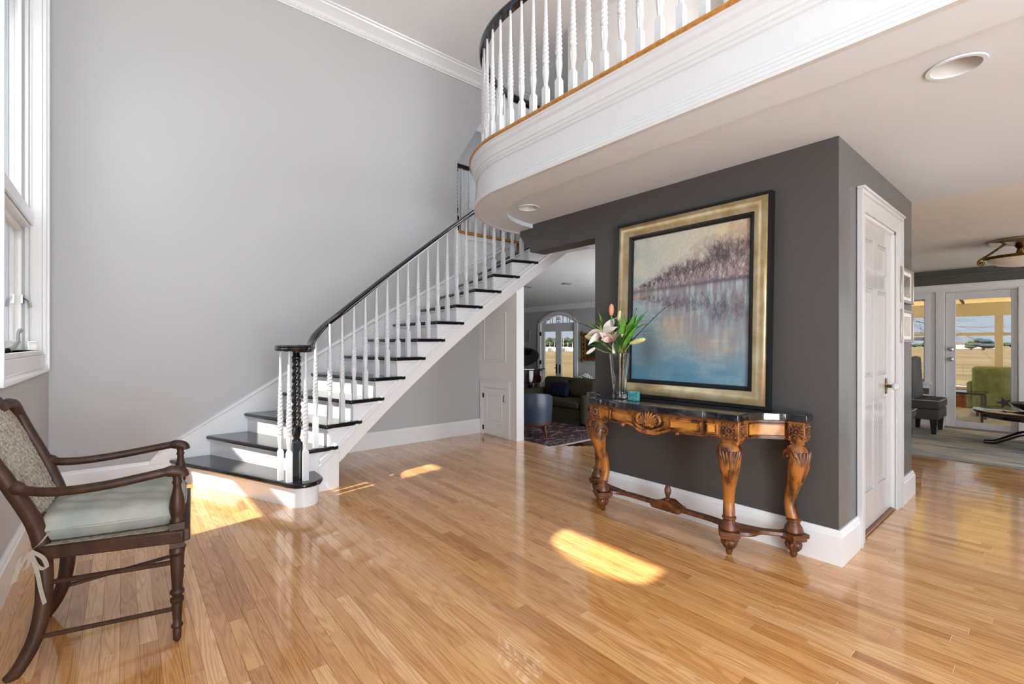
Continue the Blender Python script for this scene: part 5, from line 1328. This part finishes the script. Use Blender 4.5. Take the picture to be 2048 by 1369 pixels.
q = MB(); y0, y1, a, b = GY0 + .005, GY1 - .005, .47, 1.017
q.box((X2 + .02, y0, .01), (X2 + .065, a, 1.955)); q.box((X2 + .02, b, .01), (X2 + .065, y1, 1.955)); q.box((X2 + .02, a, .01), (X2 + .065, b, .10)); q.box((X2 + .02, a, 1.85), (X2 + .065, b, 1.955))
GDP = mat('door_white', '#d3d3d6', .3); dl = q.build('door_leaf', GDP, d2, bevel=.004)
q = MB(); q.box((X2 + .04, a, .10), (X2 + .045, b, 1.85)); q.build('door_pane', GLASS, dl)
for z, r in ((.99, .028), (1.135, .024)):
    q = MB(); q.lathe([(.032, 0), (.03, .008), (.012, .012), (.012, .03), (r, .036), (r * 1.05, .05), (r * .7, .062), (0, .064)], (0, 0, 0), 16, axis='x', cap=False)
    q.v = [(X2 + .02 - v[0], 1.067 + v[1], z + v[2]) for v in q.v]; q.build('door_knob', STEEL, dl)
q = MB(); q.box((X2 - .03, GY0, 0), (X2 + .1, GY1, .012)); q.build('door_sill', mat('aluminium_sill', '#8a8680', .4, .6), d2)
# rug
FR = mat('slate_rug_pile', '#8a9194', .95, spec=.1, var=((7, 2.2, 1), '#c4baa8', .36, .6), bump=((60, 30, 60), .5))
q = MB(); q.box((6.62, -1.6, .0005), (8.95, 1.75, .012)); r2 = q.build('area_rug', FR, bevel=.004); tag(r2, 'mottled blue-grey and cream rug in the family room', 'rug')
# slipper chairs
SLIP = mat('charcoal_tweed', '#4b4a48', .9, spec=.2, bump=((300, 300, 300), .3)); SLB = mat('black_leather', '#161514', .45); FOOT = mat('espresso_foot', '#1d120d', .4); PIP = mat('pale_piping', '#b4afa6', .8)
def slipper(name, label, x, y, wx, ly, zs=.47, back=True, bm=SLB):
    t = thing(name, label, 'chair', (x, y, .0)); z = .012
    rb((x - wx / 2, y - ly / 2, z + .19), (x + wx / 2, y + ly / 2, z + .33), 'seat_base', SLIP, t, .02)
    rb((x - wx / 2 - .008, y - ly / 2 - .008, z + .33), (x + wx / 2 + .008, y + ly / 2, zs), 'seat', SLIP, t, .035)
    q = MB(); e = .01; L = [(x - wx / 2 - e, y + ly / 2, zs - .01), (x - wx / 2 - e, y - ly / 2 - e, zs - .01), (x + wx / 2 + e, y - ly / 2 - e, zs - .01), (x + wx / 2 + e, y + ly / 2, zs - .01)]
    q.tube(L, .004, 6); q.build('piping', PIP, t)
    if back:
        q = MB(); q.prism([(y + ly / 2 - .13, z + .2), (y + ly / 2 + .0, z + .2), (y + ly / 2 + .06, 1.03), (y + ly / 2 - .09, 1.03)], x - wx / 2, x + wx / 2, 'x'); q.build('backrest', bm, t, bevel=.03, seg=4)
    for sx in (-1, 1):
        for sy in (-1, 1):
            q = MB(); px, py = x + sx * (wx / 2 - .06), y + sy * (ly / 2 - .06)
            q.add([(px + a * .022, py + c * .022, z) for a, c in ((-1, -1), (1, -1), (1, 1), (-1, 1))] + [(px + a * .038, py + c * .038, z + .20) for a, c in ((-1, -1), (1, -1), (1, 1), (-1, 1))], [(3, 2, 1, 0), (4, 5, 6, 7)] + [(i, (i + 1) % 4, 4 + (i + 1) % 4, 4 + i) for i in range(4)]); q.build('leg', FOOT, t)
slipper('slipper_chair', 'charcoal slipper chair with a tall black back near the garden door', 8.5, 1.24, .62, .36)
slipper('slipper_chair', 'charcoal slipper chair half hidden by the wall corner at the rug edge', 6.92, 1.42, .6, .56, .45)
# pedestal coffee table
MAH = mat('dark_mahogany', '#26120e', .15, spec=.6, coat=.6, var=((3, 18, 3), '#160a08', .4, .7)); tx, ty = 8.05, .16
pc = thing('pedestal_table', 'dark mahogany pedestal coffee table on the family room rug', 'table', (tx, ty, .012))
q = MB(); q.lathe([(.50, .385), (.56, .392), (.575, .41), (.575, .425), (.56, .432), (0, .432)], (tx, ty, 0), 40); q.lathe([(.50, .345), (.515, .35), (.515, .387), (.5, .39)], (tx, ty, 0), 40); q.build('table_top', MAH, pc, smooth=40)
q = MB(); q.lathe([(.06, .10), (.09, .14), (.06, .18), (.045, .24), (.06, .30), (.12, .345)], (tx, ty, 0), 20); q.build('pedestal', MAH, pc)
for k in range(4):
    a = math.radians(100) + k * PI / 2; P = smooth_path([(tx + r * math.cos(a), ty + r * math.sin(a), z) for r, z in ((.04, .15), (.15, .17), (.28, .10), (.38, .045), (.45, .035), (.48, .035))], 4)
    q = MB(); q.tube(P, [.035 - .013 * i / len(P) for i in range(len(P))], 8); q.build('leg', MAH, pc, smooth=60)
BOWL = mat('dark_glazed_bowl', '#2b2422', .2, spec=.6, var=((14, 14, 14), '#5a4b44', .45, .7))
q = MB(); q.lathe([(.06, .0), (.10, .012), (.17, .05), (.21, .095), (.20, .097), (.16, .06), (.09, .022), (0, .016)], (8.0, .22, .433), 30, lambda t, z: 1 + (.05 * math.cos(5 * t) if z > .06 else 0)); bo = q.build('bowl', BOWL, smooth=50); tag(bo, 'dark wavy-edged bowl on the pedestal coffee table', 'bowl')
STAR = mat('dark_starfish', '#1d2420', .5); q = MB(); pts = []
for k in range(10):
    a = 2 * PI * k / 10; r = .075 if k % 2 == 0 else .03; pts.append((.46 + r * math.cos(a), .515 + r * math.sin(a)))
q.prism(pts, 7.98, 8.0, 'x'); so = q.build('star_ornament', STAR, bevel=.004); tag(so, 'dark star-shaped ornament standing by the bowl', 'ornament')
# brass ceiling light
FROST = mat('frosted_glass', '#e9e0cf', .35, 0, .5); lx, ly_ = 7.33, .31; FL_ = 2.32
cl = thing('brass_ceiling_light', 'ornate brass ceiling light with frosted glass bowl in the family room', 'ceiling light', (lx, ly_, FL_))
q = MB(); q.lathe([(.0, FL_ - .03), (.17, FL_ - .03), (.22, FL_ - .022), (.24, FL_ - .012), (.245, FL_ - .001)], (lx, ly_, 0), 32, lambda t, z: 1 + .03 * math.cos(16 * t), cap=False); q.build('ceiling_plate', mat('pale_gilt', '#b9a688', .3, .7), cl, smooth=50)
q = MB(); q.lathe([(.26, FL_ - .175), (.29, FL_ - .17), (.30, FL_ - .185), (.285, FL_ - .2), (.262, FL_ - .195)], (lx, ly_, 0), 36); q.build('ring', BRASS, cl, smooth=50)
q = MB(); q.lathe([(.262, FL_ - .185), (.24, FL_ - .215), (.17, FL_ - .255), (.08, FL_ - .275), (0, FL_ - .28)], (lx, ly_, 0), 32, cap=False); q.build('glass_bowl', FROST, cl, smooth=60)
for k in range(3):
    a = math.radians(110 + 120 * k); q = MB(); co, si = math.cos(a), math.sin(a)
    q.tube(smooth_path([(lx + r * co, ly_ + r * si, FL_ - z) for r, z in ((.10, .02), (.16, .07), (.22, .12), (.28, .165), (.315, .19), (.325, .225), (.295, .245), (.275, .225), (.29, .21))], 4), .011, 7)
    q.sphere((lx + .30 * co, ly_ + .30 * si, FL_ - .225), .02, 8, 6); q.build('scroll_arm', BRASS, cl, smooth=60)
q = MB(); q.lathe([(.03, FL_ - .03), (.04, FL_ - .06), (.02, FL_ - .09), (.03, FL_ - .13), (.025, FL_ - .17)], (lx, ly_, 0), 14); q.build('stem', BRASS, cl)

# ================================================================== SUN ROOM
XS = 13.0; CREAM = mat('cream_paint', '#eddfba', .6); CRM2 = mat('cream_canvas', '#ead9ae', .7)
CANV = bpy.data.materials.new('glowing_awning_canvas'); CANV.use_nodes = True; _n = CANV.node_tree; _d = _n.nodes['Principled BSDF']; _d.inputs['Base Color'].default_value = lin('#efdfb4'); _d.inputs['Roughness'].default_value = .8
_t = _n.nodes.new('ShaderNodeBsdfTranslucent'); _t.inputs[0].default_value = lin('#f2e2b8'); _m = _n.nodes.new('ShaderNodeMixShader'); _m.inputs[0].default_value = .45
_n.links.new(_d.outputs[0], _m.inputs[1]); _n.links.new(_t.outputs[0], _m.inputs[2]); _n.links.new(_m.outputs[0], _n.nodes['Material Output'].inputs[0])
w = MB(); w.box((X2 + .15, -2.0, -.08), (XS + .1, 4.0, -.002)); struct(w.build('floor_sunroom', mat('pale_tile', '#cfc8bb', .5), smooth=0), 'pale sunroom floor beyond the garden door', 'floor')
sr = thing('wall_sunroom', 'cream timber frame of the sunroom beyond the garden door', 'wall', (XS, 1.0, 0), kind='structure')
for y in (-1.2, .10, .82, 2.3, 3.4):
    q = MB(); q.box((XS - .05, y - .055, 0), (XS + .05, y + .055, 1.8)); q.build('post', CREAM, sr)
q = MB(); q.box((XS - .06, -2, 1.76), (XS + .06, 4, 2.02)); q.build('beam', CREAM, sr)
q = MB(); q.box((XS - .03, -2, 1.37), (XS + .03, 4, 1.43)); q.build('rail', CREAM, sr)
q = MB(); q.box((XS - .08, -2, .0), (XS + .08, 4, .32)); q.build('knee_wall', CRM2, sr)
q = MB(); q.add([(X2 + .15, -2, 2.55), (X2 + .15, 4, 2.55), (XS + .3, 4, 2.02), (XS + .3, -2, 2.02), (X2 + .15, -2, 2.6), (X2 + .15, 4, 2.6), (XS + .3, 4, 2.07), (XS + .3, -2, 2.07)], [(0, 1, 2, 3), (4, 5, 6, 7), (0, 1, 5, 4), (1, 2, 6, 5), (2, 3, 7, 6), (3, 0, 4, 7)]); q.build('roof_panel', CANV, sr)
DRF = mat('dark_rafter', '#5f5136', .7)
for y in (-.6, .35, 1.3, 2.2): q = MB(); q.add([(X2 + .2, y, 2.49), (X2 + .2, y + .03, 2.49), (XS, y + .03, 2.0), (XS, y, 2.0), (X2 + .2, y, 2.545), (X2 + .2, y + .03, 2.545), (XS, y + .03, 2.05), (XS, y, 2.05)], [(0, 1, 2, 3), (4, 5, 6, 7), (0, 1, 5, 4), (1, 2, 6, 5), (2, 3, 7, 6), (3, 0, 4, 7)]); q.build('rafter', DRF, sr)
GRN = mat('green_upholstery', '#8e985e', .85, spec=.2, var=((12, 12, 12), '#a3ab72', .4, .7))
ga = thing('green_armchair', 'green upholstered armchair seen through the garden door', 'chair', (11.2, .72, 0)); gx, gy = 11.2, .70
q = MB(); q.prism([(gx - .34, .12), (gx - .18, .12), (gx - .24, .84), (gx - .42, .84)], gy - .34, gy + .30, 'y'); q.build('backrest', GRN, ga, bevel=.06, seg=4)
rb((gx - .3, gy - .3, .2), (gx + .35, gy + .28, .42), 'seat', GRN, ga, .05)
for sg in (-.36, .28): rb((gx - .3, gy + sg, .12), (gx + .32, gy + sg + .09, .58), 'chair_arm', GRN, ga, .04)
for a in (-.25, .28):
    for c in (-.28, .24): q = MB(); q.tube([(gx + a, gy + c, .2), (gx + a, gy + c, 0)], [.03, .018], 8); q.build('leg', FOOT, ga)
SQ = mat('orange_cabinet_wood', '#a5662c', .5, var=((4, 4, 30), '#7c451a', .4, .7)); TOPC = mat('oak_top', '#c19a5a', .5)
cbn = thing('sunroom_cabinet', 'orange-brown wooden cabinet behind the green armchair', 'cabinet', (12.4, 1.4, 0))
q = MB(); q.box((12.2, 1.0, 0), (12.7, 2.2, .30)); q.build('cabinet_body', SQ, cbn); q = MB(); q.box((12.15, .95, .30), (12.75, 2.25, .36)); q.build('cabinet_top', TOPC, cbn, bevel=.005)
DGL = mat('dark_glass_top', '#1d2a2c', .08, spec=.7); glt = thing('glass_side_table', 'low table with a dark glass top in the sunroom', 'table', (10.4, 1.1, 0))
q = MB(); q.box((10.1, .78, .42), (10.6, 1.36, .45)); q.build('table_top', DGL, glt, bevel=.004)
for x in (10.13, 10.57):
    for y in (.82, 1.32): q = MB(); q.box((x - .015, y - .015, 0), (x + .015, y + .015, .42)); q.build('leg', mat('olive_metal', '#4a4d3c', .5), glt)
q = MB(); q.cbox((9.95, 1.62, .9), (.02, .02, .5)); 
FLW = mat('red_flower', '#c4502c', .6); rp_ = thing('red_flower_plant', 'plant with red flowers outside the sash window', 'plant', (9.75, 1.62, .0))
q = MB(); q.lathe([(.07, 0), (.10, .5), (.11, .62), (.0, .6)], (9.75, 1.62, 0), 14); q.build('planter', SQ, rp_)
q = MB()
for k in range(14): a = 2 * PI * k / 14; blade(q, (9.75, 1.62, .6), (math.cos(a) * .5, math.sin(a) * .5, 1), .26, .02)
q.build('leaf', LEAF, rp_)
for k in range(4): q = MB(); q.sphere((9.75 + .04 * math.cos(k * 1.7), 1.62 + .08 * math.sin(k * 1.7), .84 + .05 * k), (.03, .035, .03), 8, 6); q.build('flower', FLW, rp_)

# ================================================================== OUTSIDE
GRASS = mat('dry_marsh_grass', '#7f6f52', .95, spec=.05, var=((.3, .05, 1), '#66583f', .38, .66))
w = MB(); w.box((-300, -300, -.75), (500, 500, -.6)); struct(w.build('ground', GRASS, smooth=0), 'flat dry golden field outside the doors', 'ground')
POOL = mat('pale_stone_terrace', '#c9ccd2', .5); w = MB(); w.box((X2 + .15, -6, -.6), (23, 6, -.3)); struct(w.build('terrace', POOL, smooth=0), 'pale terrace outside the sunroom', 'terrace')
PINE = mat('far_pine', '#33442c', .9, var=((.5, .5, .5), '#52603c', .4, .7)); PINEB = mat('blue_spruce', '#2f4448', .9); HOUSE = mat('white_house', '#e4e4e2', .7); RFS = mat('grey_roof', '#77777a', .8); BOAT = mat('boat_hull', '#e6e8ea', .5)
S4, C4 = math.sin(math.radians(40)), math.cos(math.radians(40))
def at(k, d): return (d * (S4 + C4 * k), d * (C4 - S4 * k))
rt = random.Random(5)
def fartree(x, y, h, wd, m, label, group):
    t = thing('far_tree', label, 'tree', (x, y, -.6), 0, group)
    q = MB(); q.tube([(x, y, -.6), (x, y, -.6 + h * .4)], wd * .08, 6); q.build('trunk', TWIG, t)
    q = MB()
    for k in range(6): q.sphere((x + rt.uniform(-.3, .3) * wd, y + rt.uniform(-.3, .3) * wd, -.6 + h * (.35 + .5 * k / 6)), (wd * (.55 - .05 * k), wd * (.55 - .05 * k), h * .2), 8, 6)
    q.build('crown', m, t)
for i in range(26):
    d = 170 + rt.uniform(-10, 25); k = .045 + .11 * i / 25; x, y = at(k, d); h = rt.uniform(3.0, 4.4); fartree(x, y, h, rt.uniform(1.6, 2.6), PINE, 'dark green tree in the far tree line behind the french doors', 'far tree line through the french doors')
for i in range(22):
    d = 220 + rt.uniform(-10, 25); k = .80 + .36 * i / 21; x, y = at(k, d); h = rt.uniform(1.6, 2.6); fartree(x, y, h, rt.uniform(3.5, 5), PINE, 'low dark tree on the horizon behind the garden door', 'far tree line through the garden door')
x, y = at(1.016, 120); fartree(x, y, 3.3, 3.4, PINEB, 'blue-green spruce standing above the field behind the garden door', None)
x, y = at(.99, 125); fartree(x, y, 2.6, 2.2, PINE, 'small dark tree beside the blue-green spruce', None)
for i, (k, d, s) in enumerate(((.962, 150, 1.0), (.985, 165, 1.3), (1.035, 170, .8))):
    x, y = at(k, d); t = thing('far_house', ('white house farthest left across the field', 'larger white house beside the small dark tree', 'small white house right of the spruce')[i], 'house', (x, y, -.6))
    q = MB(); q.box((x - 2 * s, y - 2.5 * s, -.6), (x + 2 * s, y + 2.5 * s, .9 * s)); q.build('house_wall', HOUSE, t); q = MB(); q.prism([(y - 2.8 * s, .9 * s), (y + 2.8 * s, .9 * s), (y, 1.9 * s)], x - 2.1 * s, x + 2.1 * s, 'x'); q.build('roof', RFS, t)
for i in range(7):
    k = .072 + .058 * i / 6; d = 105 + 9 * (i % 3); x, y = at(k, d); t = thing('boat', 'white boat laid up at the edge of the field behind the french doors', 'boat', (x, y, -.6), 0, 'boats at the field edge')
    q = MB(); q.prism([(y - 1.3, -.6), (y + 1.1, -.6), (y + 1.6, .2), (y - 1.4, .1)], x - .6, x + .6, 'x'); q.build('hull', BOAT, t); q = MB(); q.tube([(x, y, .1), (x, y, rt.uniform(1.2, 2.4))], .05, 5); q.build('mast', BOAT, t)
# bare tree whose boughs cross the sky outside the sunroom
bt = thing('bare_tree', 'bare winter tree whose branches cross the sky behind the sunroom', 'tree', at(.78, 19) + (-.6,))
q = MB(); rb2 = random.Random(9)
tx0, ty0 = at(.78, 19)
def grow(p, d, L, r, lev):
    pts = [p]; cur = p.copy(); dd = d.copy()
    for i in range(5): dd = (dd + Vector((rb2.uniform(-.16, .16), rb2.uniform(-.16, .16), rb2.uniform(-.12, .10)))).normalized(); cur = cur + dd * L / 5; pts.append(cur.copy())
    q.tube(pts, [r * (1 - .1 * i) for i in range(6)], 5, cap=False)
    if lev > 0:
        for j in range(3):
            b0 = pts[1 + j]; nd = (dd + Vector((rb2.uniform(-.6, .6), rb2.uniform(-.6, .6), rb2.uniform(-.45, .4)))).normalized(); grow(b0, nd, L * rb2.uniform(.5, .75), r * .55, lev - 1)
right = Vector((C4, -S4, 0))
q.tube([(tx0, ty0, -.6), (tx0, ty0, 2.2)], [.22, .15], 8)
tr_ = q.build('trunk', TWIG, bt); q = MB()
for z, sl in ((1.75, .04), (2.1, .02), (2.3, -.03)): grow(Vector((tx0, ty0, z)), (right + Vector((0, 0, sl))).normalized(), 4.4, .017, 3)
o = q.build('branches', mat('grey_bark', '#77695c', .8), bt); o['kind'] = 'stuff'
